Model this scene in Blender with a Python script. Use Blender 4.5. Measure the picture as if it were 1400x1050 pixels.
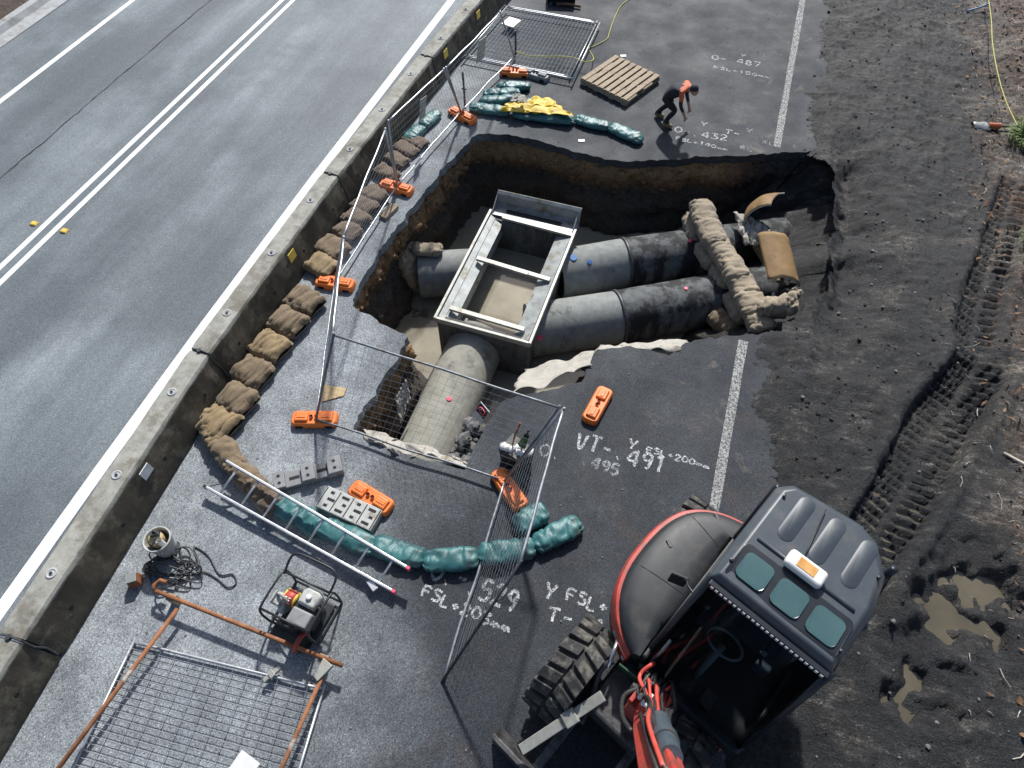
import bpy, math, random, bmesh
import numpy as np
from mathutils import Vector, Matrix, noise
from mathutils.geometry import tessellate_polygon
random.seed(7)
R = math.radians
for o in list(bpy.data.objects): bpy.data.objects.remove(o)
scn = bpy.context.scene
COL = scn.collection

# ------------------------------------------------------------------ camera
F = 900.0; CH = 7.7405
MX = np.array([[0.94830343, 0.26833932, -0.1694539], [0.31722588, -0.78564591, 0.53115746], [0.00939967, -0.5574536, -0.83015489]])
cam = bpy.data.cameras.new('camera'); cam.sensor_width = 36; cam.lens = F / 1400 * 36
cam.clip_end = 2000; cam.clip_start = .05
camo = bpy.data.objects.new('camera', cam); COL.objects.link(camo)
m = Matrix.Identity(4)
for i in range(3):
    m[i][0] = MX[i][0]; m[i][1] = -MX[i][1]; m[i][2] = -MX[i][2]
m[2][3] = CH
camo.matrix_world = m
scn.camera = camo
# ------------------------------------------------------------------ light
SUN_AZ, SUN_EL = R(-10), R(42)
w = bpy.data.worlds.new('World'); scn.world = w; w.use_nodes = True
sky = w.node_tree.nodes.new('ShaderNodeTexSky'); sky.sky_type = 'NISHITA'; sky.sun_disc = False
sky.sun_elevation = SUN_EL; sky.sun_rotation = SUN_AZ; sky.air_density = 1.0; sky.dust_density = 2.0
bg = w.node_tree.nodes['Background']; bg.inputs[1].default_value = .075
w.node_tree.links.new(sky.outputs[0], bg.inputs[0])
sl = bpy.data.lights.new('sun', 'SUN'); sl.energy = 3.6; sl.angle = R(2.2); sl.color = (1, .985, .96)
so = bpy.data.objects.new('sun', sl); COL.objects.link(so)
sd = Vector((math.sin(SUN_AZ) * math.cos(SUN_EL), math.cos(SUN_AZ) * math.cos(SUN_EL), math.sin(SUN_EL)))
so.rotation_euler = sd.to_track_quat('Z', 'Y').to_euler()
so.location = (0, 0, 30)
scn.view_settings.view_transform = 'Standard'; scn.view_settings.look = 'None'
scn.view_settings.exposure = .62; scn.view_settings.gamma = 1

scn.cycles.max_bounces = 5; scn.cycles.diffuse_bounces = 2; scn.cycles.glossy_bounces = 2; scn.cycles.transmission_bounces = 3; scn.cycles.transparent_max_bounces = 6
# ------------------------------------------------------------------ helpers
def A(px, py, z=0.0):
    """point of the site at height z that the survey photograph shows at (px, py)"""
    d = MX @ np.array([px - 700, py - 525, F]); t = (z - CH) / d[2]
    return Vector((d[0] * t, d[1] * t, z))
def nz(x, y=0, z=0): return noise.noise(Vector((x, y, z)))

def tag(o, label=None, cat=None, group=None, kind=None):
    if label: o['label'] = label
    if cat: o['category'] = cat
    if group: o['group'] = group
    if kind: o['kind'] = kind
    return o
def thing(name, label, cat, loc=(0, 0, 0), rz=0, group=None):
    o = bpy.data.objects.new(name, None); COL.objects.link(o)
    o.location = loc; o.rotation_euler = (0, 0, rz); o.empty_display_size = .1
    return tag(o, label, cat, group)
def frame(d, up=Vector((0, 0, 1))):
    d = d.normalized()
    if abs(d.dot(up)) > .98: up = Vector((0, 1, 0))
    s = d.cross(up).normalized(); return s, s.cross(d).normalized()

class MB:
    def __init__(s): s.v = []; s.f = []; s.mi = []; s.cm = 0
    def add(s, vs, fs):
        b = len(s.v); s.v += [tuple(v) for v in vs]; s.f += [tuple(b + i for i in f) for f in fs]; s.mi += [s.cm] * len(fs)
        return s
    def box(s, c, size, rz=0, mat=None, taper=1.0):
        x, y, z = size[0] / 2, size[1] / 2, size[2] / 2
        vs = [Vector((a * x * (taper if e > 0 else 1), b_ * y * (taper if e > 0 else 1), e * z)) for e in (-1, 1) for a, b_ in ((-1, -1), (1, -1), (1, 1), (-1, 1))]
        if mat is None: mat = Matrix.Rotation(rz, 3, 'Z')
        vs = [mat @ v + Vector(c) for v in vs]
        return s.add(vs, [(3, 2, 1, 0), (4, 5, 6, 7), (0, 1, 5, 4), (1, 2, 6, 5), (2, 3, 7, 6), (3, 0, 4, 7)])
    def bar(s, a, b, wd, ht, up=Vector((0, 0, 1))):
        a, b = Vector(a), Vector(b); d = b - a; x, z = frame(d, up)
        mt = Matrix((x, d.normalized(), z)).transposed()
        return s.box((a + b) / 2, (wd, d.length, ht), mat=mt)
    def tube(s, pts, r, n=8, cap=True, closed=False):
        pts = [Vector(p) for p in pts]; k = len(pts); rs = r if isinstance(r, (list, tuple)) else [r] * k
        vs = []; ref = None
        for i, p in enumerate(pts):
            if closed: d = pts[(i + 1) % k] - pts[i - 1]
            else: d = pts[min(i + 1, k - 1)] - pts[max(i - 1, 0)]
            if d.length < 1e-9: d = Vector((0, 0, 1))
            d.normalize()
            if ref is None: ref, _ = frame(d)
            x = (ref - d * ref.dot(d))
            if x.length < 1e-6: x, _ = frame(d)
            x.normalize(); ref = x; y = d.cross(x)
            for j in range(n):
                t = 2 * math.pi * j / n; vs.append(p + (x * math.cos(t) + y * math.sin(t)) * rs[i])
        fs = []
        for i in range(k if closed else k - 1):
            for j in range(n):
                a = i * n + j; b = i * n + (j + 1) % n; i2 = (i + 1) % k
                fs.append((a, b, i2 * n + (j + 1) % n, i2 * n + j))
        if cap and not closed: fs += [tuple(range(n - 1, -1, -1)), tuple((k - 1) * n + j for j in range(n))]
        return s.add(vs, fs)
    def prism(s, poly, z0, z1, inset=0.0, ch=0.0):
        """extruded polygon (counter-clockwise), optional chamfered top"""
        n = len(poly); P = [Vector((p[0], p[1], 0)) for p in poly]
        def ring(z, ins):
            out = []
            for i in range(n):
                e1 = (P[i] - P[i - 1]).normalized(); e2 = (P[(i + 1) % n] - P[i]).normalized()
                nn = Vector((-e1.y - e2.y, e1.x + e2.x, 0));
                nn = nn.normalized() if nn.length > 1e-6 else Vector((0, 0, 0))
                out.append(Vector((P[i].x, P[i].y, z)) + nn * ins)
            return out
        rings = [ring(z0, 0)]
        if ch > 0: rings += [ring(z1 - ch, 0), ring(z1, inset)]
        else: rings += [ring(z1, inset)]
        vs = [v for r_ in rings for v in r_]; fs = [tuple(range(n - 1, -1, -1))]
        for k in range(len(rings) - 1):
            for i in range(n):
                j = (i + 1) % n; fs.append((k * n + i, k * n + j, (k + 1) * n + j, (k + 1) * n + i))
        fs.append(tuple((len(rings) - 1) * n + i for i in range(n)))
        return s.add(vs, fs)
    def lathe(s, prof, n=24, c=(0, 0, 0), axis='Z'):
        c = Vector(c); vs = []
        for r, h in prof:
            for j in range(n):
                t = 2 * math.pi * j / n; a, b = r * math.cos(t), r * math.sin(t)
                vs.append(c + (Vector((a, b, h)) if axis == 'Z' else Vector((h, a, b)) if axis == 'X' else Vector((b, h, a))))
        k = len(prof); fs = []
        for i in range(k - 1):
            for j in range(n):
                fs.append((i * n + j, i * n + (j + 1) % n, (i + 1) * n + (j + 1) % n, (i + 1) * n + j))
        if prof[0][0] > 1e-4: fs.append(tuple(range(n - 1, -1, -1)))
        if prof[-1][0] > 1e-4: fs.append(tuple((k - 1) * n + j for j in range(n)))
        return s.add(vs, fs)
    def grid(s, fn, nu, nv, closev=False):
        vs = [fn(i / (nu - 1), j / (nv if closev else nv - 1)) for i in range(nu) for j in range(nv)]
        fs = []
        for i in range(nu - 1):
            for j in range(nv if closev else nv - 1):
                j2 = (j + 1) % nv; fs.append((i * nv + j, i * nv + j2, (i + 1) * nv + j2, (i + 1) * nv + j))
        return s.add(vs, fs)
    def build(s, name, mats, parent=None, smooth=False, bevel=0, world=False, seg=2, angle=35):
        me = bpy.data.meshes.new(name)
        v = s.v
        if world and parent is not None:
            l = parent.location; v = [(a - l.x, b - l.y, c - l.z) for a, b, c in v]
        me.from_pydata(v, [], s.f)
        if not isinstance(mats, (list, tuple)): mats = [mats]
        for mt in mats: me.materials.append(mt)
        if len(mats) > 1: me.polygons.foreach_set('material_index', s.mi)
        me.update()
        if smooth:
            me.polygons.foreach_set('use_smooth', [True] * len(me.polygons))
            if smooth == 'auto':
                me.set_sharp_from_angle(angle=R(angle))
        o = bpy.data.objects.new(name, me); COL.objects.link(o)
        if parent is not None: o.parent = parent
        if bevel:
            b = o.modifiers.new('bevel', 'BEVEL'); b.width = bevel; b.segments = seg; b.limit_method = 'ANGLE'
        return o
def copy_tree(o, parent=None):
    c = o.copy(); COL.objects.link(c)
    if parent is not None: c.parent = parent
    for ch in o.children: copy_tree(ch, c)
    return c

# ------------------------------------------------------------------ materials
class NT:
    def __init__(s, name):
        s.m = bpy.data.materials.new(name); s.m.use_nodes = True; s.t = s.m.node_tree; s.n = s.t.nodes
        s.p = s.n['Principled BSDF']; s.out = s.n['Material Output']
        s.tc = s.n.new('ShaderNodeTexCoord'); s.geo = s.n.new('ShaderNodeNewGeometry')
    def l(s, a, b): s.t.links.new(a, b)
    def coord(s, kind='Object', scale=(1, 1, 1)):
        mp = s.n.new('ShaderNodeMapping'); mp.inputs['Scale'].default_value = scale
        s.l(s.geo.outputs['Position'] if kind == 'World' else s.tc.outputs[kind], mp.inputs[0]); return mp.outputs[0]
    def noise(s, co, scale, detail=4, rough=.6, dist=0):
        k = s.n.new('ShaderNodeTexNoise'); k.inputs['Scale'].default_value = scale; k.inputs['Detail'].default_value = detail
        k.inputs['Roughness'].default_value = rough; k.inputs['Distortion'].default_value = dist
        s.l(co, k.inputs['Vector']); return k.outputs['Fac']
    def voro(s, co, scale, feat='F1', out='Distance'):
        k = s.n.new('ShaderNodeTexVoronoi'); k.inputs['Scale'].default_value = scale; k.feature = feat
        s.l(co, k.inputs['Vector']); return k.outputs[out]
    def ramp(s, fac, stops, interp='LINEAR'):
        k = s.n.new('ShaderNodeValToRGB'); e = k.color_ramp.elements; k.color_ramp.interpolation = interp
        while len(e) < len(stops): e.new(.5)
        for el, (p, c) in zip(e, stops):
            el.position = p
            if isinstance(c, (int, float)): c = (c, c, c)
            el.color = (*c, 1)
        s.l(fac, k.inputs[0]); return k.outputs[0]
    def mix(s, fac, a, b, mode='MIX'):
        k = s.n.new('ShaderNodeMix'); k.data_type = 'RGBA'; k.blend_type = mode
        for sock, v in ((k.inputs[0], fac), (k.inputs[6], a), (k.inputs[7], b)):
            if hasattr(v, 'links'): s.l(v, sock)
            elif isinstance(v, (int, float)): sock.default_value = v if sock == k.inputs[0] else (v, v, v, 1)
            else: sock.default_value = (*v, 1)
        return k.outputs[2]
    def math(s, op, a, b=0, clamp=False):
        k = s.n.new('ShaderNodeMath'); k.operation = op; k.use_clamp = clamp
        for sock, v in ((k.inputs[0], a), (k.inputs[1], b)):
            if hasattr(v, 'links'): s.l(v, sock)
            else: sock.default_value = v
        return k.outputs[0]
    def sep(s, co):
        k = s.n.new('ShaderNodeSeparateXYZ'); s.l(co, k.inputs[0]); return k.outputs
    def step(s, v, lo, hi):
        k = s.n.new('ShaderNodeMapRange'); k.interpolation_type = 'SMOOTHSTEP'
        k.inputs[1].default_value = lo; k.inputs[2].default_value = hi; s.l(v, k.inputs[0]); return k.outputs[0]
    def col(s, c):
        if hasattr(c, 'links'): s.l(c, s.p.inputs['Base Color'])
        else: s.p.inputs['Base Color'].default_value = (*c, 1)
    def rough(s, v):
        if hasattr(v, 'links'): s.l(v, s.p.inputs['Roughness'])
        else: s.p.inputs['Roughness'].default_value = v
    def bump(s, h, strength=.3, dist=.01):
        k = s.n.new('ShaderNodeBump'); k.inputs['Strength'].default_value = strength; k.inputs['Distance'].default_value = dist
        prev = s.p.inputs['Normal']
        if prev.is_linked: s.l(prev.links[0].from_socket, k.inputs['Normal'])
        s.l(h, k.inputs['Height']); s.l(k.outputs[0], s.p.inputs['Normal'])
    def set(s, **k):
        for a, b in k.items(): s.p.inputs[a.replace('_', ' ')].default_value = b

def mat(name, c1, c2=None, rough=.6, scale=6, detail=5, bump=0, bscale=60, bdist=.004, metallic=0, spec=.5, dirt=None, dscale=3, dlo=.5, dhi=.7, kind='Object', sc=(1, 1, 1), r2=None):
    t = NT(name); co = t.coord(kind, sc)
    n1 = t.noise(co, scale, detail)
    c = t.ramp(n1, [(.3, c1), (.7, c2 or c1)])
    if dirt:
        c = t.mix(t.step(t.noise(co, dscale, 6, .65), dlo, dhi), c, dirt)
    t.col(c)
    if r2 is not None:
        k = t.n.new('ShaderNodeMapRange'); k.inputs[3].default_value = rough; k.inputs[4].default_value = r2; t.l(t.noise(co, scale * .7, 4), k.inputs[0]); t.rough(k.outputs[0])
    else: t.rough(rough)
    t.set(Metallic=metallic); t.p.inputs['Specular IOR Level'].default_value = spec
    if bump: t.bump(t.noise(co, bscale, 3), bump, bdist)
    return t.m

def asphalt(name, site):
    t = NT(name); co = t.coord('World'); x, y, z = t.sep(co)
    fine = t.noise(co, 75, 2, .8); cell = t.voro(co, 95, 'F1', 'Color')
    speck = t.ramp(cell, [(.1, .35), (.4, .85), (.7, 1.15), (.9, 1.7), (.98, 2.6)])
    if not site:
        st = t.coord('World', (.6, .09, 1)); band = t.noise(st, 1.3, 5, .6)
        base = t.ramp(band, [(.30, (.088, .104, .115)), (.46, (.145, .168, .182)), (.58, (.205, .232, .247)), (.72, (.30, .33, .345))])
        blot = t.noise(co, .35, 4, .6); base = t.mix(t.step(blot, .42, .62), base, t.mix(.65, base, (.085, .10, .112)))
        rg = t.ramp(band, [(.3, .62), (.7, .78)])
    else:
        # sun glint painted pale by the barrier; wet and dark towards excavation and excavator
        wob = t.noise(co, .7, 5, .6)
        glint = t.math('ADD', t.math('MULTIPLY', x, -.42), t.math('MULTIPLY', y, -.085))
        glint = t.math('ADD', glint, t.math('MULTIPLY', wob, 1.3))
        m_ = t.step(glint, .95, 2.0)
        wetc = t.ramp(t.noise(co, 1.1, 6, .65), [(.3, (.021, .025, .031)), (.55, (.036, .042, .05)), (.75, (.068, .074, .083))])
        glintc = t.ramp(t.noise(co, 1.6, 6, .65), [(.3, (.14, .156, .168)), (.7, (.34, .368, .385))])
        base = t.mix(m_, wetc, glintc)
        # pale mud dried on the surface along the right-hand edge
        mud = t.math('MULTIPLY', t.step(t.noise(co, 2.3, 7, .7, .6), .56, .72), t.step(x, -.8, 1.6))
        base = t.mix(t.math('MULTIPLY', mud, .55), base, (.20, .175, .14))
        red = t.math('MULTIPLY', t.step(t.noise(co, 1.7, 6, .7), .5, .7), t.step(t.math('ADD', x, t.math('MULTIPLY', y, -.35)), -2.2, -.6))
        base = t.mix(t.math('MULTIPLY', red, .35), base, (.09, .055, .042))
        rg = t.ramp(t.noise(co, 1.4, 5), [(.3, .6), (.7, .8)])
    c = t.mix(.9 if site else .6, base, t.mix(1.0, base, speck, 'MULTIPLY'))
    t.col(c); t.rough(rg)
    t.p.inputs['Specular IOR Level'].default_value = .3 if site else .4
    t.bump(fine, .8 if site else .45, .007)
    return t.m
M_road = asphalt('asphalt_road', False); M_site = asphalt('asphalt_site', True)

def soil_mat(name):
    t = NT(name); co = t.coord('World'); x, y, z = t.sep(co)
    n = t.noise(co, 2.2, 5, .7); n2 = t.noise(co, 14, 3, .75)
    c = t.ramp(n, [(.28, (.006, .007, .009)), (.48, (.012, .013, .015)), (.58, (.026, .026, .026)), (.70, (.085, .08, .072)), (.8, (.16, .15, .135))])
    c = t.mix(t.step(n2, .60, .78), c, (.085, .078, .07))
    big = t.noise(co, .75, 4, .68)
    c = t.mix(t.math('MULTIPLY', t.step(big, .52, .68), .75), c, t.ramp(n2, [(.3, (.028, .025, .022)), (.5, (.07, .062, .052)), (.7, (.15, .135, .115))]))
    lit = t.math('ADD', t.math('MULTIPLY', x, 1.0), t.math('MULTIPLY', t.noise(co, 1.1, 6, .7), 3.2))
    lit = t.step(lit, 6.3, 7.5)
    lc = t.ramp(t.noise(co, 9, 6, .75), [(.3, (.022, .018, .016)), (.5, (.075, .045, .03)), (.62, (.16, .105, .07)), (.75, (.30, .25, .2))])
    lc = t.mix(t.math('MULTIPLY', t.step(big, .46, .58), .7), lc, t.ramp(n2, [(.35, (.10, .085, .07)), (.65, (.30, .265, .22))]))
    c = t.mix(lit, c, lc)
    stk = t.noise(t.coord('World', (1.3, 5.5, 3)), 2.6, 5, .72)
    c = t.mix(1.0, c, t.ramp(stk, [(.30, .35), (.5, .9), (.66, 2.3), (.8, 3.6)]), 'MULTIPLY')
    gr = t.noise(co, 42, 3, .85)
    c = t.mix(1.0, c, t.ramp(gr, [(.32, .2), (.5, .8), (.62, 1.7), (.72, 4.0)]), 'MULTIPLY')
    t.col(c); t.rough(t.ramp(n, [(.3, .4), (.7, .85)]))
    t.bump(gr, 1.0, .035)
    return t.m
M_soil = soil_mat('wet_soil')
def wall_mat():
    t = NT('pit_wall_earth'); co = t.coord('World'); x, y, z = t.sep(co)
    n = t.noise(co, 3, 7, .7); n2 = t.noise(co, 18, 6, .75)
    zz = t.math('ADD', z, t.math('MULTIPLY', t.math('SUBTRACT', n, .5), .35))
    c = t.ramp(t.math('ADD', t.math('MULTIPLY', zz, .45), 1.0), [(.1, (.06, .05, .04)), (.50, (.105, .082, .06)), (.66, (.075, .06, .048)), (.78, (.23, .13, .06)), (.90, (.36, .22, .11)), (.955, (.03, .029, .03))])
    c = t.mix(t.step(x, .3, 1.5), c, t.ramp(n, [(.3, (.018, .018, .019)), (.6, (.04, .038, .036)), (.8, (.11, .095, .08))]))
    c = t.mix(1.0, c, t.ramp(n2, [(.3, .45), (.7, 1.6)]), 'MULTIPLY')
    t.col(c); t.rough(.8); t.bump(n2, 1.0, .09)
    return t.m
M_wall = wall_mat()
def water_mat(name, c):
    t = NT(name); co = t.coord('World'); n = t.noise(co, 1.6, 5, .6)
    t.col(t.ramp(n, [(.3, tuple(k * .75 for k in c)), (.7, tuple(k * 1.2 for k in c))])); t.rough(.07)
    t.bump(t.noise(co, 5, 2), .08, .02); return t.m
M_water = water_mat('muddy_water', (.30, .27, .205)); M_puddle = water_mat('puddle_water', (.105, .09, .062))
def conc_mat(name, a, b, dirt, lo=.48, hi=.7, ds=1.6):
    t = NT(name); co = t.coord('World'); st = t.coord('World', (1, 1, .25))
    c = t.ramp(t.noise(co, 7, 7, .65), [(.3, a), (.7, b)])
    c = t.mix(t.step(t.noise(st, ds, 7, .7), lo, hi), c, dirt)
    c = t.mix(t.math('MULTIPLY', t.step(t.noise(co, 40, 3), .62, .72), .6), c, tuple(k * .35 for k in a))
    t.col(c); t.rough(.8); t.bump(t.noise(co, 45, 5, .7), .35, .008); return t.m
def barrier_mat():
    t = NT('barrier_concrete'); co = t.coord('World'); x, y, z = t.sep(co); st = t.coord('World', (1, 1, .3))
    c = t.ramp(t.noise(co, 6, 7, .65), [(.3, (.23, .225, .195)), (.7, (.39, .385, .345))])
    grime = t.math('SUBTRACT', t.math('ADD', t.math('MULTIPLY', t.noise(st, 1.7, 7, .7), 1.1), t.math('MULTIPLY', t.step(z, .575, .50), .55)), t.math('MULTIPLY', z, .55))
    c = t.mix(t.step(grime, .20, .55), c, t.ramp(t.noise(st, 4, 6, .7), [(.3, (.030, .026, .020)), (.55, (.062, .052, .035)), (.75, (.13, .115, .085))]))
    c = t.mix(t.math('MULTIPLY', t.step(t.noise(co, 2.6, 7, .75), .48, .62), .7), c, (.15, .135, .10))
    c = t.mix(t.math('MULTIPLY', t.step(t.noise(co, 30, 4), .6, .7), .5), c, (.10, .10, .09))
    t.col(c); t.rough(.82); t.bump(t.noise(co, 40, 5, .7), .35, .008); return t.m
M_barrier = barrier_mat()
M_pipe = conc_mat('pipe_concrete', (.17, .18, .17), (.27, .285, .27), (.06, .06, .058), .55, .74, 2.5)
M_pipe_b = conc_mat('pipe_bitumen_coated', (.05, .055, .058), (.14, .15, .15), (.012, .012, .013), .42, .56, 3.0)
M_pipe_t = conc_mat('pipe_tan', (.22, .215, .18), (.34, .33, .28), (.10, .09, .07), .52, .72, 2.0)
M_steel = mat('dirty_galvanised_plate', (.20, .215, .215), (.34, .36, .35), .5, 5, 7, .2, 30, .004, .35, dirt=(.16, .145, .10), dscale=4, dlo=.5, dhi=.68)
M_steel2 = mat('pale_steel_bar', (.25, .25, .22), (.38, .38, .34), .5, 9, 7, .2, 40, .004, .2, dirt=(.2, .18, .13), dscale=6, dlo=.52, dhi=.7)
M_galv = mat('galvanised_pipe', (.30, .32, .34), (.52, .54, .56), .38, 14, 5, .1, 80, .001, .6, dirt=(.30, .2, .13), dscale=9, dlo=.6, dhi=.72)
M_galvd = mat('dull_galvanised_pipe', (.12, .13, .14), (.26, .275, .29), .5, 12, 5, .1, 80, .001, .4, dirt=(.14, .1, .07), dscale=8, dlo=.5, dhi=.7)
M_wire = mat('galvanised_wire', (.28, .30, .32), (.42, .44, .46), .4, 10, metallic=.6)
M_rust = mat('rusty_pipe', (.16, .06, .025), (.34, .14, .06), .8, 9, 7, .5, 70, .002, 0, dirt=(.38, .36, .33), dscale=3, dlo=.60, dhi=.7)
M_dpost = mat('dark_steel_post', (.05, .055, .06), (.11, .115, .12), .5, 12, metallic=.5)
M_alu = mat('ladder_aluminium', (.5, .51, .52), (.72, .73, .74), .35, 10, 5, .1, 60, .001, .65)
M_orange = mat('orange_plastic', (.72, .155, .022), (.92, .24, .04), .48, 4, 6, .15, 40, .003, 0, dirt=(.45, .15, .06), dscale=7, dlo=.58, dhi=.75)
M_greyp = mat('grey_recycled_plastic', (.17, .175, .18), (.26, .265, .27), .55, 5, 6, .2, 40, .003, dirt=(.11, .1, .09), dscale=7, dlo=.55, dhi=.72)
M_greyl = mat('pale_grey_plastic', (.36, .37, .35), (.5, .51, .48), .55, 5, 6, .2, 40, .003, dirt=(.25, .22, .17), dscale=6, dlo=.5, dhi=.7)
M_dark = mat('black_hole', (.01, .01, .012), (.015, .015, .017), .8)
M_rubber = mat('tyre_rubber', (.018, .018, .019), (.035, .034, .033), .75, 8, 6, .3, 50, .004, dirt=(.13, .12, .10), dscale=9, dlo=.48, dhi=.66)
M_mudrub = mat('muddy_tyre_edge', (.10, .095, .085), (.2, .19, .165), .85, 10, 6, .4, 50, .004)
M_paintw = None
def weave(name, a, b, dirt, rough, sh=0.0):
    t = NT(name); co = t.coord('Object')
    c = t.ramp(t.noise(co, 7, 6, .65), [(.3, a), (.7, b)])
    c = t.mix(t.step(t.noise(co, 3.5, 6, .7), .52, .72), c, dirt)
    t.col(c); t.rough(rough); t.p.inputs['Sheen Weight'].default_value = sh
    t.bump(t.noise(co, 12, 5, .7, .8), .28 if 'teal' in name else .6, .02); t.bump(t.voro(co, 150), .4, .003)
    return t.m
M_hess = weave('hessian_brown', (.12, .085, .048), (.22, .16, .095), (.07, .05, .03), .85, .2)
M_hess2 = weave('hessian_golden', (.18, .125, .06), (.30, .22, .115), (.09, .062, .035), .85, .2)
M_hessd = weave('hessian_dark_brown', (.105, .072, .045), (.17, .12, .08), (.06, .042, .03), .9, .3)
M_tan = weave('canvas_tan', (.25, .20, .135), (.36, .30, .215), (.14, .108, .07), .9, .2)
M_teal = weave('teal_woven_plastic', (.026, .11, .115), (.055, .19, .19), (.055, .075, .07), .4)
M_yellow = weave('yellow_tarp', (.56, .38, .015), (.70, .50, .03), (.42, .28, .04), .5)
M_cloth = weave('pale_geotextile', (.33, .31, .27), (.45, .43, .38), (.2, .17, .125), .9)
M_ply = mat('brown_fibre_shell', (.17, .098, .036), (.27, .165, .065), .75, 5, 6, .3, 30, .004, dirt=(.10, .06, .025), dscale=4, dlo=.55, dhi=.75)
M_shell_in = mat('shell_edge_grey', (.34, .33, .30), (.45, .43, .4), .8, 6)
def wood_mat(name, a, b, d):
    t = NT(name); co = t.coord('Object', (14, 1.2, 14)); c2 = t.coord('Object')
    c = t.ramp(t.noise(co, 3, 6, .6, .4), [(.3, a), (.7, b)])
    c = t.mix(t.step(t.noise(c2, 5, 6, .7), .55, .75), c, d)
    t.col(c); t.rough(.8); t.bump(t.noise(co, 6, 4), .3, .004); return t.m
M_wood = wood_mat('pallet_wood', (.25, .19, .125), (.42, .335, .235), (.14, .1, .065))
M_wood2 = wood_mat('plywood_offcut', (.40, .29, .14), (.58, .45, .25), (.3, .2, .1))
M_red = mat('excavator_red', (.36, .04, .03), (.50, .075, .055), .5, 5, 6, .05, 30, .002, 0, dirt=(.17, .07, .055), dscale=7, dlo=.5, dhi=.7)
M_black = mat('excavator_black_panel', (.011, .014, .017), (.017, .020, .024), .38, 3, 6, .04, 90, .001, dirt=(.045, .043, .04), dscale=5, dlo=.48, dhi=.78, r2=.7)
M_roof = mat('cab_roof_grey', (.042, .054, .067), (.058, .071, .085), .45, 5, 6, .08, 60, .001, dirt=(.095, .095, .09), dscale=5, dlo=.5, dhi=.78)
M_navy = mat('cab_frame_dark', (.012, .015, .02), (.02, .024, .03), .35, 5)
M_grime = mat('greasy_steel', (.06, .06, .062), (.14, .14, .142), .5, 10, 6, .3, 50, .003, .6, dirt=(.03, .025, .02), dscale=6)
M_hose = mat('rubber_hose', (.02, .021, .022), (.05, .05, .052), .45, 9)
M_hred = mat('red_hose', (.5, .05, .04), (.62, .1, .07), .45, 9)
M_chrome = mat('cylinder_rod', (.5, .5, .52), (.6, .6, .62), .18, 5, metallic=.9)
M_cylb = mat('boom_cylinder_slate', (.075, .11, .14), (.12, .16, .19), .35, 6, metallic=.4, dirt=(.16, .15, .14), dscale=7)
def glass_mat(name, c, r=.05):
    t = NT(name); t.col(c); t.rough(r); t.p.inputs['Transmission Weight'].default_value = .35; t.p.inputs['Alpha'].default_value = 1
    return t.m
M_glassr = mat('tinted_roof_glass', (.045, .095, .10), (.07, .13, .135), .14, 2, spec=.6)
M_glass = mat('dark_cab_glass', (.010, .014, .02), (.014, .019, .027), .06, 2, spec=.6)
M_white = mat('white_plastic', (.62, .62, .60), (.78, .78, .76), .45, 6, dirt=(.5, .46, .4), dscale=8, dlo=.55, dhi=.75)
M_amber = mat('amber_lens', (.55, .25, .06), (.7, .42, .16), .25, 14)
M_led = mat('led_lens', (.55, .56, .58), (.8, .8, .82), .2, 80)
M_tealb = mat('teal_badge', (.10, .32, .33), (.15, .40, .41), .4, 20)
M_yel = mat('yellow_marker', (.65, .46, .06), (.8, .6, .12), .5, 12)
M_rope = mat('yellow_rope', (.42, .40, .08), (.6, .56, .16), .7, 40)
M_pink = mat('pink_paint', (.80, .06, .14), (.88, .12, .2), .5, 10)
M_bluep = mat('blue_spray_paint', (.03, .12, .35), (.06, .2, .45), .6, 10)
M_blk = mat('black_plastic', (.014, .015, .017), (.026, .027, .03), .45, 6, 5, .1, 40)
M_leaf = mat('grass_blades', (.07, .12, .025), (.17, .24, .06), .7, 5, kind='World')
M_stone = mat('loose_stone', (.07, .07, .07), (.19, .185, .17), .8, 8, 6, .4, 40, .004, kind='World')
M_litter = mat('dead_leaves', (.09, .045, .022), (.26, .15, .075), .8, 6, kind='World')
M_stick = mat('pale_dead_stick', (.34, .30, .25), (.5, .46, .4), .8, 8)
M_skin = mat('skin', (.42, .24, .17), (.48, .28, .2), .55, 8)
M_denim = mat('black_trousers', (.012, .012, .014), (.022, .022, .025), .85, 8)
M_boot = mat('tan_work_boot', (.20, .13, .075), (.28, .19, .11), .7, 8)
M_vest = mat('orange_work_shirt', (.5, .09, .03), (.62, .14, .05), .7, 5)
M_vnavy = mat('navy_shirt', (.014, .018, .032), (.022, .027, .042), .8, 5)
def paint(name, c, lo, hi, sc=28, al=1.0):
    t = NT(name); co = t.coord('World'); t.col(t.ramp(t.noise(co, 9, 5), [(.3, tuple(k * .8 for k in c)), (.7, c)])); t.rough(.7)
    n = t.noise(co, sc, 6, .75)
    a = t.math('MULTIPLY', t.step(n, lo, hi), al); t.l(a, t.p.inputs['Alpha']); return t.m
M_line = paint('road_line_paint', (.82, .83, .82), .22, .4)
M_linew = paint('worn_line_paint', (.48, .48, .46), .36, .62, 38, .85)
M_spray = paint('white_spray_paint', (.78, .80, .81), .36, .66, 42, .9)
M_sprayf = paint('faint_white_spray_paint', (.7, .72, .73), .42, .66, 55, .85)
M_dust = paint('tyre_dust', (.4, .41, .41), .5, .8, 20, .6)

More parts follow.
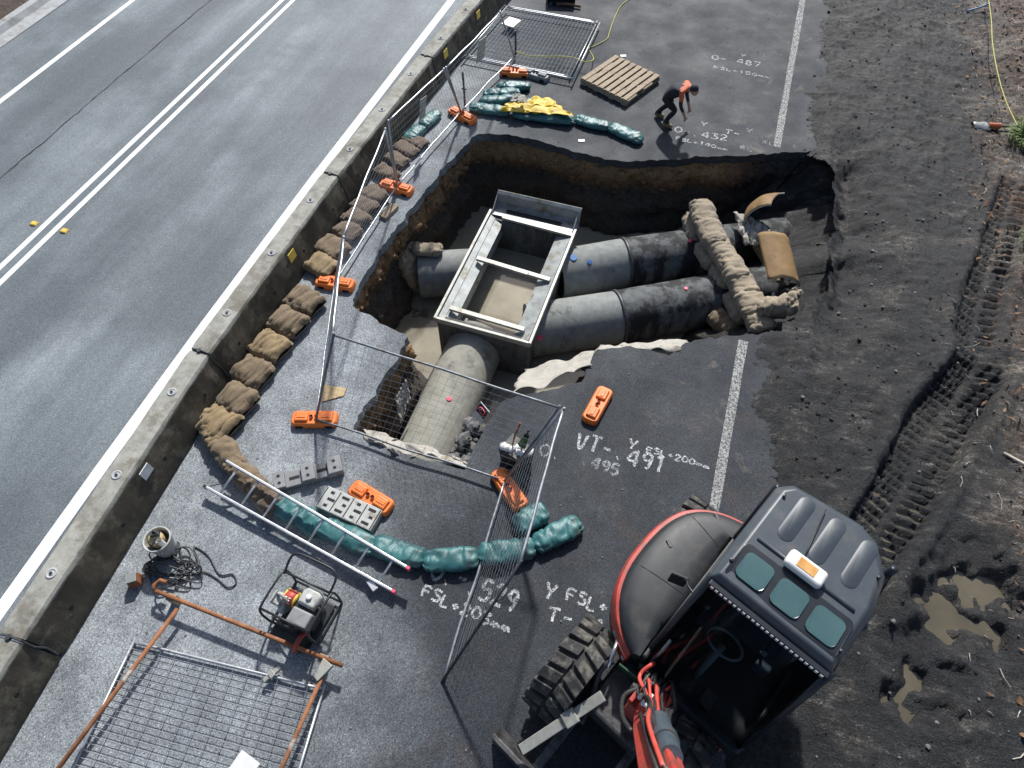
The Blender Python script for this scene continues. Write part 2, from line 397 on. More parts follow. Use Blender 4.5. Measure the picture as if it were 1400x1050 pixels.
# ------------------------------------------------------------------ the setting
def struct(o): o['kind'] = 'structure'; return o
def poly_area_faces(loops): return tessellate_polygon([[Vector((p[0], p[1], 0)) for p in l] for l in loops])
def inside(p, poly):
    c = False; x, y = p; n = len(poly)
    for i in range(n):
        x1, y1 = poly[i]; x2, y2 = poly[i - 1]
        if (y1 > y) != (y2 > y) and x < (x2 - x1) * (y - y1) / (y2 - y1) + x1: c = not c
    return c
PIT_PX = [(652, 183), (695, 184), (722, 189), (752, 197), (782, 206), (822, 215), (853, 221), (893, 220), (930, 217), (1000, 213), (1064, 210), (1118, 207),
          (1150, 240), (1158, 300), (1150, 370), (1138, 420), (1119, 449), (1035, 457), (964, 463), (938, 470), (915, 486), (893, 482), (862, 472), (818, 479), (800, 505), (796, 524), (762, 531),
          (735, 536), (692, 545), (680, 560), (666, 580), (650, 610), (634, 640), (600, 634), (560, 622), (510, 603), (481, 588), (500, 557), (520, 522), (545, 488), (556, 461),
          (520, 441), (478, 419), (500, 374), (540, 312), (580, 263), (618, 218)]
base_pts = [A(*p).xy for p in PIT_PX]
def resample(P, d):
    out = []
    for i in range(len(P)):
        a, b = P[i], P[(i + 1) % len(P)]; n = max(1, int((b - a).length / d))
        for k in range(n): out.append(a.lerp(b, k / n))
    return out
rs = resample(base_pts, .07)
PIT = []
for i, p in enumerate(rs):
    a, b = rs[i - 1], rs[(i + 1) % len(rs)]; t = (b - a).normalized(); n = Vector((t.y, -t.x))  # polygon runs clockwise: inward
    j = .05 * nz(p.x * 3, p.y * 3, 1) + .045 * nz(p.x * 9, p.y * 9, 2) + (.22 * nz(p.x * 2.2, p.y * 2.2, 7) if p.x > 2.15 else 0)
    PIT.append(p + n * j)
PITL = [(p.x, p.y) for p in PIT]
nP = len(PIT)
NRM = []
for i in range(nP):
    t = (PIT[(i + 3) % nP] - PIT[i - 3]).normalized(); NRM.append(Vector((t.y, -t.x)))
cen = Vector((-1.5, 8.5))
# far ground, below everything, open where the excavation is
outer = [(-300, -300), (300, -300), (300, 400), (-300, 400)]; hole = [(-5.0, 1.8), (3.6, 1.8), (3.6, 13.2), (-5.0, 13.2)]
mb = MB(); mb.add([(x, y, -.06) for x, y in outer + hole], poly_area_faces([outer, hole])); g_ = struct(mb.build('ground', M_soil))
# road
mb = MB(); XL, XR = -14.62, -5.5
mb.add([(XL, -60, 0), (XR, -60, 0), (XR, 120, 0), (XL, 120, 0)], [(0, 1, 2, 3)]); road = struct(mb.build('road', M_road))
def strip(pts, wd, z, name, mt, par, jit=0):
    mb = MB(); vs = []
    for i, p in enumerate(pts):
        d = (Vector(pts[min(i + 1, len(pts) - 1)]) - Vector(pts[max(i - 1, 0)])).normalized(); n = Vector((-d.y, d.x))
        k = wd / 2 * (1 + jit * nz(i * .9, 3.3))
        vs += [(p[0] - n.x * k, p[1] - n.y * k, z), (p[0] + n.x * k, p[1] + n.y * k, z)]
    mb.add(vs, [(2 * i, 2 * i + 2, 2 * i + 3, 2 * i + 1) for i in range(len(pts) - 1)])
    return mb.build(name, mt, par)
ys = [-60, -20, -5, 0, 5, 10, 20, 60, 120]
strip([(-13.22, y) for y in ys], .12, .004, 'edge_line', M_line, road)
strip([(-10.0, y) for y in ys], .10, .004, 'centre_line', M_line, road)
strip([(-9.76, y) for y in ys], .10, .004, 'centre_line', M_line, road)
strip([(-6.0, -20), (-6.08, -3), (-6.12, 0), (-6.2, 2), (-6.27, 4.5), (-6.32, 8), (-6.32, 14), (-6.3, 40)], .17, .004, 'edge_line', M_line, road)
cr = [(-11.56 + .035 * nz(y * 1.3, 5) + .02 * nz(y * 6, 7), y) for y in np.arange(-4, 26, .12)]
strip(cr, .022, .003, 'pavement_joint', M_dark, road, 1.2)
# kerb and verge at the far side of the road
mb = MB()
prof = [(-14.60, -.05), (-14.60, .012), (-14.92, .03), (-15.0, .13), (-15.16, .14), (-15.18, -.05)]
vs = []; yy = list(np.arange(-8, 34, 1.0))
for y in yy: vs += [(px_ + .01 * nz(y, px_), y, pz) for px_, pz in prof]
k = len(prof); mb.add(vs, [(i * k + j, (i + 1) * k + j, (i + 1) * k + j + 1, i * k + j + 1) for i in range(len(yy) - 1) for j in range(k - 1)])
M_kerb = conc_mat('kerb_concrete', (.30, .31, .31), (.44, .45, .45), (.2, .19, .17))
struct(mb.build('kerb', M_kerb))
def vfn(u, v):
    x = -15.15 - 3.2 * u; y = 4 + 16 * v; return (x, y, .10 + .25 * u + .04 * nz(x * 3, y * 3) + .03 * nz(x * 9, y * 9))
mb = MB(); mb.grid(vfn, 40, 160)
M_mulch = mat('verge_mulch', (.03, .022, .018), (.10, .07, .05), .9, 14, 8, .8, 60, .02, dirt=(.2, .18, .16), dscale=22, dlo=.6, dhi=.68, kind='World')
struct(mb.build('verge', M_mulch, smooth=True))
# work-site pavement: asphalt slab with the excavation cut out of it
SX0, SX1, SY0, SY1 = -5.5, 2.3, -40, 60
ri = [i for i in range(nP) if PIT[i].x > 2.1]; i_a, i_b = min(ri), max(ri)      # the right-hand side opens onto bare earth
seq = list(range(i_b + 1, nP)) + list(range(0, i_a)); slab = [PITL[i] for i in seq]
om = [(SX0, SY0), (SX1, SY0), (SX1, slab[0][1] - .05)] + slab + [(SX1, slab[-1][1] + .05), (SX1, SY1), (SX0, SY1)]
mb = MB(); mb.add([(x, y, .004) for x, y in om], poly_area_faces([om]))
TH = .15; vs = []
for i in seq:
    q = PIT[i] - NRM[i] * (.0 + .05 * nz(i * .4, 8)); r_ = PIT[i] + NRM[i] * (.02 * nz(i * 1.3, 4))
    vs += [(PIT[i].x, PIT[i].y, .004), (r_.x, r_.y, -.07), (q.x, q.y, -TH)]
mb.add(vs, [f_ for i in range(len(seq) - 1) for f_ in ((i * 3, i * 3 + 1, (i + 1) * 3 + 1, (i + 1) * 3), (i * 3 + 1, i * 3 + 2, (i + 1) * 3 + 2, (i + 1) * 3 + 1))])
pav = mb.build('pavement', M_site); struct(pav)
# worn white line of the closed lane, cut by the excavation
def wl(y0, y1):
    pts = [(1.43 + .006 * nz(y * 2), y) for y in np.linspace(y0, y1, 30)]
    strip(pts, .13, .008, 'edge_line', M_linew, pav, .25)
wl(-10, A(1018, 458).y - .12); wl(A(1068, 207).y + .1, 40)
def ffn(u, v):
    x = -5.2 + 8.8 * u; y = 2.6 + 10.4 * v
    z = -2.0 + .22 * nz(x * .8, y * .8, 3) + .07 * nz(x * 3, y * 3, 5) + .03 * nz(x * 9, y * 9, 5)
    # bank of earth along the left wall and under the headwall
    z += .55 * max(0, 1 - abs(x + 4.15) / .7) * max(0, 1 - abs(y - 8.6) / 2.2)
    z += 1.15 * min(1, max(0, (x - .75) / 1.5))
    z += .35 * max(0, 1 - math.hypot(x + 3.4, y - 6.2) / .6) + .5 * max(0, 1 - math.hypot(x + 2.9, y - 4.9) / .7)
    return (x, y, z)
mb = MB(); mb.grid(ffn, 110, 130); struct(mb.build('excavation_floor', M_wall, smooth=True))
mb = MB(); wz = -1.55
mb.add([(-4.9, 3.0, wz), (1.6, 3.0, wz), (1.6, 12.4, wz), (-4.9, 12.4, wz)], [(0, 1, 2, 3)]); struct(mb.build('water', M_water))

# soil shoulder with wheel ruts and puddles
def seg_coord(x, y, a, b):
    d = (b - a); L = d.length; d = d / L; rx, ry = x - a.x, y - a.y
    return rx * d.x + ry * d.y, rx * (-d.y) + ry * d.x, L
T1a, T1b = A(1345, 480).xy, A(1180, 770).xy
T2a, T2b = A(1392, 240).xy, A(1335, 440).xy
T3a, T3b = A(1010, 1050).xy + Vector((2.2, -.4)), A(1310, 700).xy
dx = .04
gx = np.arange(1.5, 9.5, dx); gy = np.arange(-1.5, 21, dx)
def vnoise(X, Y, s, seed):
    # cheap tileless value noise on a lattice
    rng = np.random.RandomState(seed); T = rng.rand(256, 256)
    u = X * s; v = Y * s; iu = np.floor(u).astype(int); iv = np.floor(v).astype(int); fu = u - iu; fv = v - iv
    fu = fu * fu * (3 - 2 * fu); fv = fv * fv * (3 - 2 * fv)
    g = lambda a, b: T[a % 256, b % 256]
    return (g(iu, iv) * (1 - fu) + g(iu + 1, iv) * fu) * (1 - fv) + (g(iu, iv + 1) * (1 - fu) + g(iu + 1, iv + 1) * fu) * fv - .5
GX, GY = np.meshgrid(gx, gy, indexing='ij')
Z = .03 + .12 * vnoise(GX, GY, .6, 1) + .08 * vnoise(GX, GY, 1.7, 2) - .10 * np.abs(vnoise(GX, GY, 2.9, 6)) - .05 * np.abs(vnoise(GX, GY, 5.7, 3)) - .03 * np.abs(vnoise(GX, GY, 10.3, 4)) + .03 * vnoise(GX, GY, 17, 5) + .022 * np.random.RandomState(2).rand(*GX.shape) + .03
Z += np.clip((GX - 2.2) / .9, 0, 1) * .05 - .16 * np.clip(1 - (GX - 1.6) / .75 + .9 * vnoise(GX, GY, 1.1, 21) + .5 * vnoise(GX, GY, 3.1, 22), 0, 1.2)
Z += .055 * np.clip((GX - 1.85) / .3, 0, 1)
Z += np.clip((GX - 5.6), 0, 4) * .10 * (GY > -50)
rp_ = np.array([(p.x, p.y) for p in PIT if p.x > 2.0])[::3]
sub = (GX < 4.2) & (GY > 6) & (GY < 13); dmin = np.full(GX.shape, 9.0)
for q in rp_: dmin[sub] = np.minimum(dmin[sub], np.hypot(GX[sub] - q[0], GY[sub] - q[1]))
dmin = dmin + .35 * vnoise(GX, GY, 1.5, 51) + .2 * vnoise(GX, GY, 4, 52)
Z -= .42 * np.clip(1 - dmin / 1.0, 0, 1.2) ** 1.5 * np.clip((GX - 2.35) / .5, 0, 1)
for (a, b, wd, dep, pitch) in ((T1a, T1b, .80, .14, .14), (T2a, T2b, .6, .025, .17)):
    s, t, L = seg_coord(GX, GY, a, b)
    s = s + .07 * vnoise(GX, GY, 2.5, 9); t = t + .16 * vnoise(GX, GY, .8, 11) + .04 * vnoise(GX, GY, 5, 13)
    along = np.clip(s / .5, 0, 1) * np.clip((L + .8 - s) / .5, 0, 1)
    inb = np.clip((wd / 2 - np.abs(t)) / .05, 0, 1) * along
    lug = np.where(t > 0, np.sin(2 * np.pi * (s / pitch + t * 1.6)), np.sin(2 * np.pi * (s / pitch - t * 1.6) + 2.2))
    lug = np.clip(lug * 2.2, -1, .6)
    base_ = -dep * .6 + .045 * lug * (.55 + .9 * np.clip(vnoise(GX, GY, 1.3, 15) + .5, 0, 1)) * np.clip((np.abs(t) - .03) / .03, 0, 1) + .02 * vnoise(GX, GY, 14, 12)
    Z = Z * (1 - inb) + inb * (Z * .35 + base_)
    edge = np.exp(-((np.abs(t) - wd / 2 - .09) / .07) ** 2) * along; Z += .06 * edge
PUD = [A(1290, 800).xy, A(1290, 850).xy, A(1345, 860).xy, A(1240, 950).xy, A(1320, 790).xy, A(1255, 900).xy, A(1365, 820).xy]
for i, p in enumerate(PUD):
    d_ = np.hypot(GX - p.x, (GY - p.y) * 1.1) + .42 * vnoise(GX, GY, 3.4, 30 + i) + .3 * vnoise(GX, GY, 8, 40 + i)
    Z -= .20 * np.clip(1 - d_ / (.42 + .08 * (i % 3)), 0, 1) ** 1.1
vs = np.stack([GX, GY, Z], -1).reshape(-1, 3); ny = len(gy); fl = []
pset = [(p.x, p.y) for p in [PIT[i] + NRM[i] * (.16 if PIT[i].x > 2.0 else -.03) for i in range(nP)]]
ptx = [p[0] for p in pset]; pty = [p[1] for p in pset]; bx0, by0, by1 = min(ptx), min(pty), max(pty); bx1 = max(ptx)
for i in range(len(gx) - 1):
    for j in range(ny - 1):
        cx, cy = gx[i] + dx / 2, gy[j] + dx / 2
        if cx < bx1 and by0 < cy < by1 and inside((cx, cy), pset): continue
        fl.append((i * ny + j, (i + 1) * ny + j, (i + 1) * ny + j + 1, i * ny + j + 1))
mb = MB(); mb.v = [tuple(v) for v in vs]; mb.f = fl; mb.mi = [0] * len(fl)
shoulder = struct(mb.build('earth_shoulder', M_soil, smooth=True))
def soil_z(x, y):
    i = int(round((x - gx[0]) / dx)); j = int(round((y - gy[0]) / dx))
    if 0 <= i < len(gx) and 0 <= j < ny: return float(Z[i, j])
    return 0.0
# excavation walls: ragged layered earth, collapsing on the right-hand side
lz = [-.06] + list(np.arange(-.12, -2.31, -.075)); levels = [(z, float(np.interp(-z, [0, .3, .9, 1.5, 1.8, 2.3], [-.08, -.02, .08, .17, .24, .5]))) for z in lz]
mb = MB(); vs = []; WV = []
for k, (z, off) in enumerate(levels):
    for i in range(nP):
        p = PIT[i]
        right = min(1, max(0, (p.x - 1.5) / .6)) if 7.0 < p.y < 12.3 else 0
        o_ = off + (-z) * (.95 * right); n_ = NRM[i]
        if right > 0: n_ = (n_ + Vector((-1, 0)) * right * 1.5).normalized()
        o_ += .15 * nz(p.x * 1.4, p.y * 1.4, z * 1.8) + .12 * abs(nz(p.x * 4, p.y * 4, z * 5)) + .07 * nz(p.x * 11, p.y * 11, z * 11) + .05 * nz(p.x * 23, p.y * 23, z * 20) - .05
        o_ += .05 * math.sin(z * 11 + 2 * nz(p.x, p.y)) * (1 - right)
        zz = z + .04 * nz(p.x * 6, p.y * 6, z * 9)
        if k == 0: o_ = -.14 - .25 * right; zz = -.06 - .1 * right
        if right > 0:
            zs = soil_z(p.x + .1, p.y); zz = min(zz, zz * (1 - right * .25) + (zs - .05) * right)
        q = p + n_ * o_; vs.append((q.x, q.y, zz))
mb.add(vs, [(k * nP + i, (k + 1) * nP + i, (k + 1) * nP + (i + 1) % nP, k * nP + (i + 1) % nP) for k in range(len(levels) - 1) for i in range(nP)])
mb.mi = [1 if (vs[f_[0]][0] > 1.35 + .3 * nz(vs[f_[0]][1] * 3, vs[f_[0]][2] * 3)) else 0 for f_ in mb.f]
struct(mb.build('excavation_wall', [M_wall, M_soil], smooth=True)); WV = vs
mb = MB(); a = A(1290, 850).xy
mb.add([(2.9, -1.0, -.05), (5.6, -1.0, -.05), (5.6, 4.9, -.05), (2.9, 4.9, -.05)], [(0, 1, 2, 3)]); struct(mb.build('puddle', M_puddle))
# outer shoulder beyond the fine patch
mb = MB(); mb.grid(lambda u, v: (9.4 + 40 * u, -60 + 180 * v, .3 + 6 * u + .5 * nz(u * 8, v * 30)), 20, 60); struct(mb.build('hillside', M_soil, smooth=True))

# ------------------------------------------------------------------ concrete barrier
JY = [(-5.05, -3.95), (-5.37, -.09), (-5.61, 3.72), (-5.64, 7.58), (-5.52, 11.38), (-5.30, 15.2), (-5.08, 19.0)]
bar_lab = ['stained concrete barrier unit in the bottom left corner of the work site', 'concrete barrier unit beside the bucket with coiled black cable',
           'concrete barrier unit beside the single row of golden hessian sandbags', 'concrete barrier unit beside the dark brown sandbags and mesh fence',
           'concrete barrier unit beside the teal sandbags, with two pale plates on its face', 'farthest concrete barrier unit at the top of the site']
BH = .60
bprof = [(-.27, 0.002), (-.27, .07), (-.20, .22), (-.155, BH - .03), (-.135, BH), (.135, BH), (.155, BH - .03), (.215, .2), (.262, .07), (.262, .002)]
for i in range(len(JY) - 1):
    a, b = Vector((*JY[i], 0)), Vector((*JY[i + 1], 0)); d = (b - a); L = d.length; rz = math.atan2(d.y, d.x) - math.pi / 2
    t = thing('concrete_barrier', bar_lab[i], 'barrier', a, rz, 'concrete barrier units between the road and the work site')
    mb = MB(); ny_ = 40; vs = []
    for k in range(ny_):
        y = .02 + (L - .04) * k / (ny_ - 1); e = .012 if k in (0, ny_ - 1) else 0
        for (px_, pz) in bprof:
            j = .006 * nz(y * 5 + i * 9, px_ * 9, pz * 9) + (.02 * nz(y * 9 + i, pz * 7, 4) if k in (0, ny_ - 1) and pz > .3 else 0)
            vs.append((px_ * (1 - e * 2) + j, y, max(.002, pz - e + j * .6)))
    n = len(bprof); fs = [(k * n + j, k * n + j + 1, (k + 1) * n + j + 1, (k + 1) * n + j) for k in range(ny_ - 1) for j in range(n - 1)]
    fs += [tuple(range(n - 1, -1, -1)), tuple((ny_ - 1) * n + j for j in range(n))]
    mb.add(vs, fs); mb.build('body', M_barrier, t, smooth='auto', angle=25)
    for y in (L * .18, L * .5, L * .82):
        mb = MB(); mb.lathe([(.062, BH - .01), (.062, BH + .006), (.045, BH + .008), (.04, BH - .0), (.022, BH + .001), (.02, BH + .012), (0, BH + .012)], 16, (0, y, 0)); mb.build('lifting_socket', M_kerb, t, True)
        mb = MB(); mb.lathe([(.0, BH + .0125), (.018, BH + .0135), (0, BH + .0145)], 10, (0, y, 0)); mb.build('socket_hole', M_dark, t)
    for y in (L * .12, L * .38, L * .62, L * .88):   # drain holes in the face
        mb = MB(); pts = [Vector((.198, y, .27)), Vector((.2085, y, .272))]; mb.tube(pts, .028, 10); mb.build('face_hole', M_dark, t)
    mb = MB(); mb.tube([(0, .0, BH - .02), (0, .0, BH + .02)], .03, 10); mb.tube([(-.1, 0, BH + .004), (0, .01, BH + .012), (.14, 0, BH + .004), (.185, -.01, .42), (.2, .02, .25), (.255, .0, .09)], .012, 6); mb.build('joint_pin', M_dpost, t)
    if i in (1, 2, 4):
        for y in ((L * .55,) if i < 4 else (L * .13, L * .56)):
            mb = MB(); mb.box((.187, y, .42), (.012, .17, .15), mat=Matrix.Rotation(R(-6), 3, 'Y')); mb.build('plate', M_yel if i != 1 else M_white, t)

# ------------------------------------------------------------------ sandbags
def bag_mesh(name, L, W, Hh, seed, tie=0, wr=1.0, nu=38, nv=30, style='tube'):
    """style 'sack': flat sewn bag, square ends; 'tube': round bag gathered at both ends"""
    mb = MB()
    def fn(u, v):
        s = 2 * u - 1; s = math.copysign(abs(s) ** .8, s); a = abs(s); t = 2 * math.pi * v; cx, cz = math.cos(t), math.sin(t)
        if style == 'sack':
            ex = math.copysign(abs(cx) ** .62, cx); ez = math.copysign(abs(cz) ** .9, cz)
            wp = 1 - .22 * a ** 6 + .07 * nz(s * 2 + seed, 3) ; hp_ = max(.05, (1 - a ** 6)) ** .42
        else:
            ex = math.copysign(abs(cx) ** .8, cx); ez = math.copysign(abs(cz) ** .85, cz)
            wp = max(.0, 1 - a ** 5) ** .38 * .9 + .10 * (a < .985); hp_ = max(.02, 1 - a ** 5) ** .42
        y = s * L / 2; x = ex * W / 2 * wp; z = Hh * .5 + ez * Hh * .5 * hp_
        k = wr * (.07 * nz(y * 5 + seed, x * 5, z * 5 + seed) + .045 * nz(y * 13 + seed, x * 11, z * 11)) * Hh * 1.6
        fold = wr * .10 * Hh * max(0, a - .35) * math.sin(t * 7 + seed + 3 * nz(seed, y * 4)) * (1 - .3 * (style == 'sack'))
        rid = 1 - abs(nz(y * 9 + seed, x * 4 + seed * 2, z * 4)) * 2; cre = -wr * .10 * Hh * max(0, rid - .72) / .28
        sg = -.10 * Hh * nz(s * 1.5 + seed, x * 3) * (cz > 0)
        cr2 = -wr * .09 * Hh * max(0, math.sin(y * 34 + seed + 5 * nz(x * 4 + seed, y * 2, z * 3)) - .45) * (.4 + a)
        q = k + fold + cre + cr2
        x += q * cx; z += q * max(0, cz) + sg * cz
        y += .03 * W * nz(x * 9 + seed, z * 9) * a + (.05 * W * (x / W * 2) ** 2 * (1 if style == 'sack' else 0)) * math.copysign(1, s) * a ** 4
        return (x, y, max(z, 0.0))
    mb.grid(fn, nu, nv, True)
    me = bpy.data.meshes.new(name); me.from_pydata(mb.v, [], mb.f)
    me.polygons.foreach_set('use_smooth', [True] * len(me.polygons)); return me
def ord_(n): return ['first', 'second', 'third', 'fourth', 'fifth', 'sixth', 'seventh', 'eighth', 'ninth', 'tenth', 'eleventh', 'twelfth', 'thirteenth', 'fourteenth', 'fifteenth', 'sixteenth'][n]
bagn = [0]
def bag(p1, p2, W, Hh, mt, label, group, z=0.0, tie=0, wr=1.0, ext=0.0, z2=None, roll=0, style='tube'):
    a, b = A(p1[0], p1[1], z + Hh * .5), A(p2[0], p2[1], (z if z2 is None else z2) + Hh * .5)
    a = Vector((a.x, a.y, z)); b = Vector((b.x, b.y, z if z2 is None else z2))
    d = b - a; L = d.length + ext; bagn[0] += 1
    me = bag_mesh('sandbag', L, W, Hh, bagn[0] * 3.7, tie, wr, style=style); me.materials.append(mt)
    o = bpy.data.objects.new('sandbag', me); COL.objects.link(o); o.location = (a + b) / 2
    o.rotation_euler = (math.asin(max(-1, min(1, d.z / d.length))), roll, math.atan2(d.y, d.x) - math.pi / 2)
    return tag(o, label, 'sandbag', group)
# golden-brown row along the barrier, each bag lying across the row
row = [(302, 577), (325, 546), (347, 508), (371, 472), (396, 439), (418, 410)]
for i, (x, y) in enumerate(row):
    bag((x - 20, y - 8), (x + 17, y + 11), .47, .24, [M_hess2, M_hess, M_hess][i % 3], f'plump golden brown hessian sandbag against the concrete barrier, {ord_(i)} from the curved corner roll', 'golden hessian sandbags along the barrier', wr=1.3, style='sack')
row = [(442, 362), (457, 338)]
for i, (x, y) in enumerate(row):
    bag((x - 18, y - 8), (x + 14, y + 10), .42, .2, [M_hess2, M_hess][i % 2], ['golden hessian sandbag just above the orange foot at the fence corner', 'golden hessian sandbag under the near end of the leaning mesh fence'][i], 'golden hessian sandbags along the barrier', wr=1.3, style='sack')
row = [(477, 316), (488, 298), (499, 281), (513, 266), (530, 236), (543, 217), (556, 203), (569, 192)]
for i, (x, y) in enumerate(row):
    bag((x - 14, y - 7), (x + 12, y + 8), .38 if i < 4 else .31, .18 if i < 5 else .12, M_hessd, f'dark brown sandbag behind the mesh fence along the barrier, {ord_(i)} from the near end', 'dark brown sandbags behind the fence', wr=1.2, style='sack')
# hessian rolls curving round the near corner
rl = [((288, 565), (296, 607), 'fat hessian roll at the barrier where the sandbag row turns', M_hess2), ((294, 598), (326, 640), 'long wrinkled hessian roll curving from the barrier towards the ladder', M_hess), ((318, 634), (352, 668), 'hessian roll under the upper end of the ladder', M_hess), ((346, 660), (374, 694), 'dark hessian roll between the ladder rungs, touching the teal bags', M_hessd)]
for p1, p2, lab, mt in rl: bag(p1, p2, .32, .22, mt, lab, 'hessian rolls at the near corner', ext=.14, wr=1.5)
# teal bags, near line
tb = [((378, 688), (412, 706), 'dark teal sandbag under the ladder next to the hessian roll'), ((408, 702), (440, 726), 'short teal sandbag seen between the ladder rungs'), ((437, 718), (513, 750), 'long teal sandbag lying under the middle of the ladder'), ((508, 743), (580, 766), 'crumpled teal sandbag at the lower end of the ladder'),
      ((577, 768), (655, 762), 'smooth teal sandbag lying level above the sprayed numbers'), ((653, 760), (733, 748), 'teal sandbag crossed by the slanting fence panel'), ((729, 746), (795, 714), 'teal sandbag at the right end of the near line, pointing up to the right'), ((703, 720), (748, 697), 'short teal sandbag beside the orange foot under the slanting fence')]
for p1, p2, lab in tb: bag(p1, p2, .30, .17, M_teal, lab, 'teal sandbags of the near line', ext=.0, wr=1.1)
# teal bags, far side
tb = [((641, 146), (698, 153), 'teal sandbag at the left of the far line, by the orange foot', .26), ((700, 154), (787, 165), 'long teal sandbag under the yellow tarp', .27), ((786, 162), (834, 174), 'teal sandbag in the middle of the far line past the yellow tarp', .25), ((833, 172), (879, 193), 'teal sandbag at the right end of the far line, next to the crouching person', .27),
      ((678, 118), (726, 118), 'small teal sandbag lying just below the orange block on the flat fence', .22), ((660, 129), (712, 126), 'teal sandbag in the middle of the small heap of three', .24), ((655, 139), (708, 134), 'lowest teal sandbag of the small heap of three', .24), ((708, 141), (732, 139), 'stubby teal sandbag behind the white fold of the yellow tarp', .2),
      ((556, 192), (578, 172), 'near one of two teal sandbags wedged between fence and barrier', .26), ((577, 173), (600, 152), 'far one of two teal sandbags wedged between fence and barrier', .26)]
for p1, p2, lab, W_ in tb: bag(p1, p2, W_ + .02, .145, M_teal, lab, 'teal sandbags on the far side of the excavation', ext=-.01, wr=1.1)

# ------------------------------------------------------------------ fence feet
def block_mesh(kind):
    mb = MB(); L, W, Hh = .62, .235, .14
    n = 10; pl = []
    for (cx, cy, a0) in ((L / 2 - .07, W / 2 - .07, 0), (-L / 2 + .07, W / 2 - .07, 90), (-L / 2 + .07, -W / 2 + .07, 180), (L / 2 - .07, -W / 2 + .07, 270)):
        for k in range(5): t = R(a0 + 90 * k / 4); pl.append((cx + .07 * math.cos(t), cy + .07 * math.sin(t)))
    return mb, pl, L, W, Hh
def foot(px, py, ang_px, mt, label, group=None, z=0.0, tilt=0, name='fence_weight', flip=False):
    c = A(px, py, z + .07); q = A(px + ang_px[0], py + ang_px[1], z + .07); d = q - c
    t = thing(name, label, 'fence weight', (c.x, c.y, z), math.atan2(d.y, d.x), group)
    if tilt: t.rotation_euler[0] = tilt
    if flip: t.rotation_euler[1] = 0
    mb, pl, L, W, Hh = block_mesh(0)
    waist = [(x, y * (.80 if abs(x) < .07 else 1)) for x, y in pl]
    mb.prism(pl, .004, Hh * .72, .018, .03); mb.build('body', mt, t, smooth='auto', bevel=.006)
    for sx in (-1, 1):
        mb = MB(); mb.box((sx * .165, 0, Hh * .72 + .016), (.19, .15, .034), taper=.86); mb.build('raised_pad', mt, t, bevel=.012)
        mb = MB(); mb.box((sx * .165, -.0, Hh * .72 + .035), (.12, .05, .012)); mb.build('handle_ridge', mt, t, bevel=.005)
        mb = MB(); mb.tube([(sx * .035, 0, Hh * .7), (sx * .035, 0, Hh * .72 + .035)], .024, 12, cap=False); mb.build('post_socket', mt, t)
        mb = MB(); mb.tube([(sx * .035, 0, Hh * .7), (sx * .035, 0, Hh * .72 + .022)], .0215, 12); mb.build('socket_hole', M_dark, t)
        mb = MB(); mb.box((sx * .20, -W / 2 - .0015, .035), (.10, .006, .05)); mb.build('side_recess', M_dark, t)
    return t
OG = 'orange plastic fence feet'
foot(430, 572, (10, 0), M_orange, 'orange plastic fence foot at the fence corner nearest the hessian sandbags', OG)
foot(458, 386, (10, 1.5), M_orange, 'orange plastic fence foot beside the golden sandbags, halfway along the barrier', OG)
foot(542, 255, (10, 3), M_orange, 'orange plastic fence foot just above the small timber offcut', OG)
foot(632, 157, (10, 5), M_orange, 'orange plastic fence foot at the far left corner of the excavation', OG)
foot(817, 553, (6, -11), M_orange, 'lone orange plastic fence foot lying on the asphalt right of the excavation', OG)
foot(507, 680, (10, 6), M_orange, 'orange plastic fence foot lying loose next to the pale grey slotted block', OG)
foot(696, 668, (6, 9), M_orange, 'scuffed orange plastic fence foot under the slanting fence panel', OG)
foot(704, 98, (10, .6), M_orange, 'orange plastic fence foot resting at the edge of the flat stacked fence panels', OG)
foot(732, 101, (10, 3), M_greyp, 'grey plastic fence foot partly hidden behind an orange one', 'grey plastic fence feet')
# grey stepped and slotted blocks by the ladder
c = A(422, 648, .08); q = A(465, 636, .08); d = q - c
t = thing('stepped_block', 'dark grey stepped plastic block with holes lying above the ladder', 'plastic block', (c.x, c.y, 0), math.atan2(d.y, d.x))
mb = MB(); mb.box((0, 0, .045), (.86, .22, .08)); mb.build('base', M_greyp, t, bevel=.008)
for i, (x, l_) in enumerate(((-.36, .14), (.0, .16), (.34, .18))):
    mb = MB(); mb.box((x, 0, .115), (l_, .24, .07)); mb.build('step', M_greyp, t, bevel=.008)
    for sy in (-.05, .05):
        mb = MB(); mb.tube([(x, sy, .14), (x, sy, .1525)], .022, 10); mb.build('bolt_hole', M_dark, t)
for x in (-.18, .17):
    mb = MB(); mb.box((x, 0, .0855), (.13, .045, .004)); mb.build('slot', M_dark, t)
c = A(478, 697, .05); q = A(520, 716, .05); d = q - c
t = thing('slotted_block', 'pale grey upturned fence foot with a grid of slots above the ladder', 'plastic block', (c.x, c.y, 0), math.atan2(d.y, d.x))
mb = MB(); mb.box((0, 0, .06), (.80, .30, .11)); mb.build('body', M_greyl, t, bevel=.01)
for i in range(4):
    for j, sy in enumerate((-.09, 0, .09)):
        x = -.285 + i * .19 + (.03 if j == 1 else 0)
        mb = MB(); mb.box((x, sy, .1165), (.10 if (i + j) % 2 else .05, .034, .005)); mb.build('slot', M_dark, t)
for i in range(5):
    mb = MB(); mb.box((-.38 + i * .19, 0, .1165), (.012, .27, .004)); mb.build('rib_groove', M_dark, t)

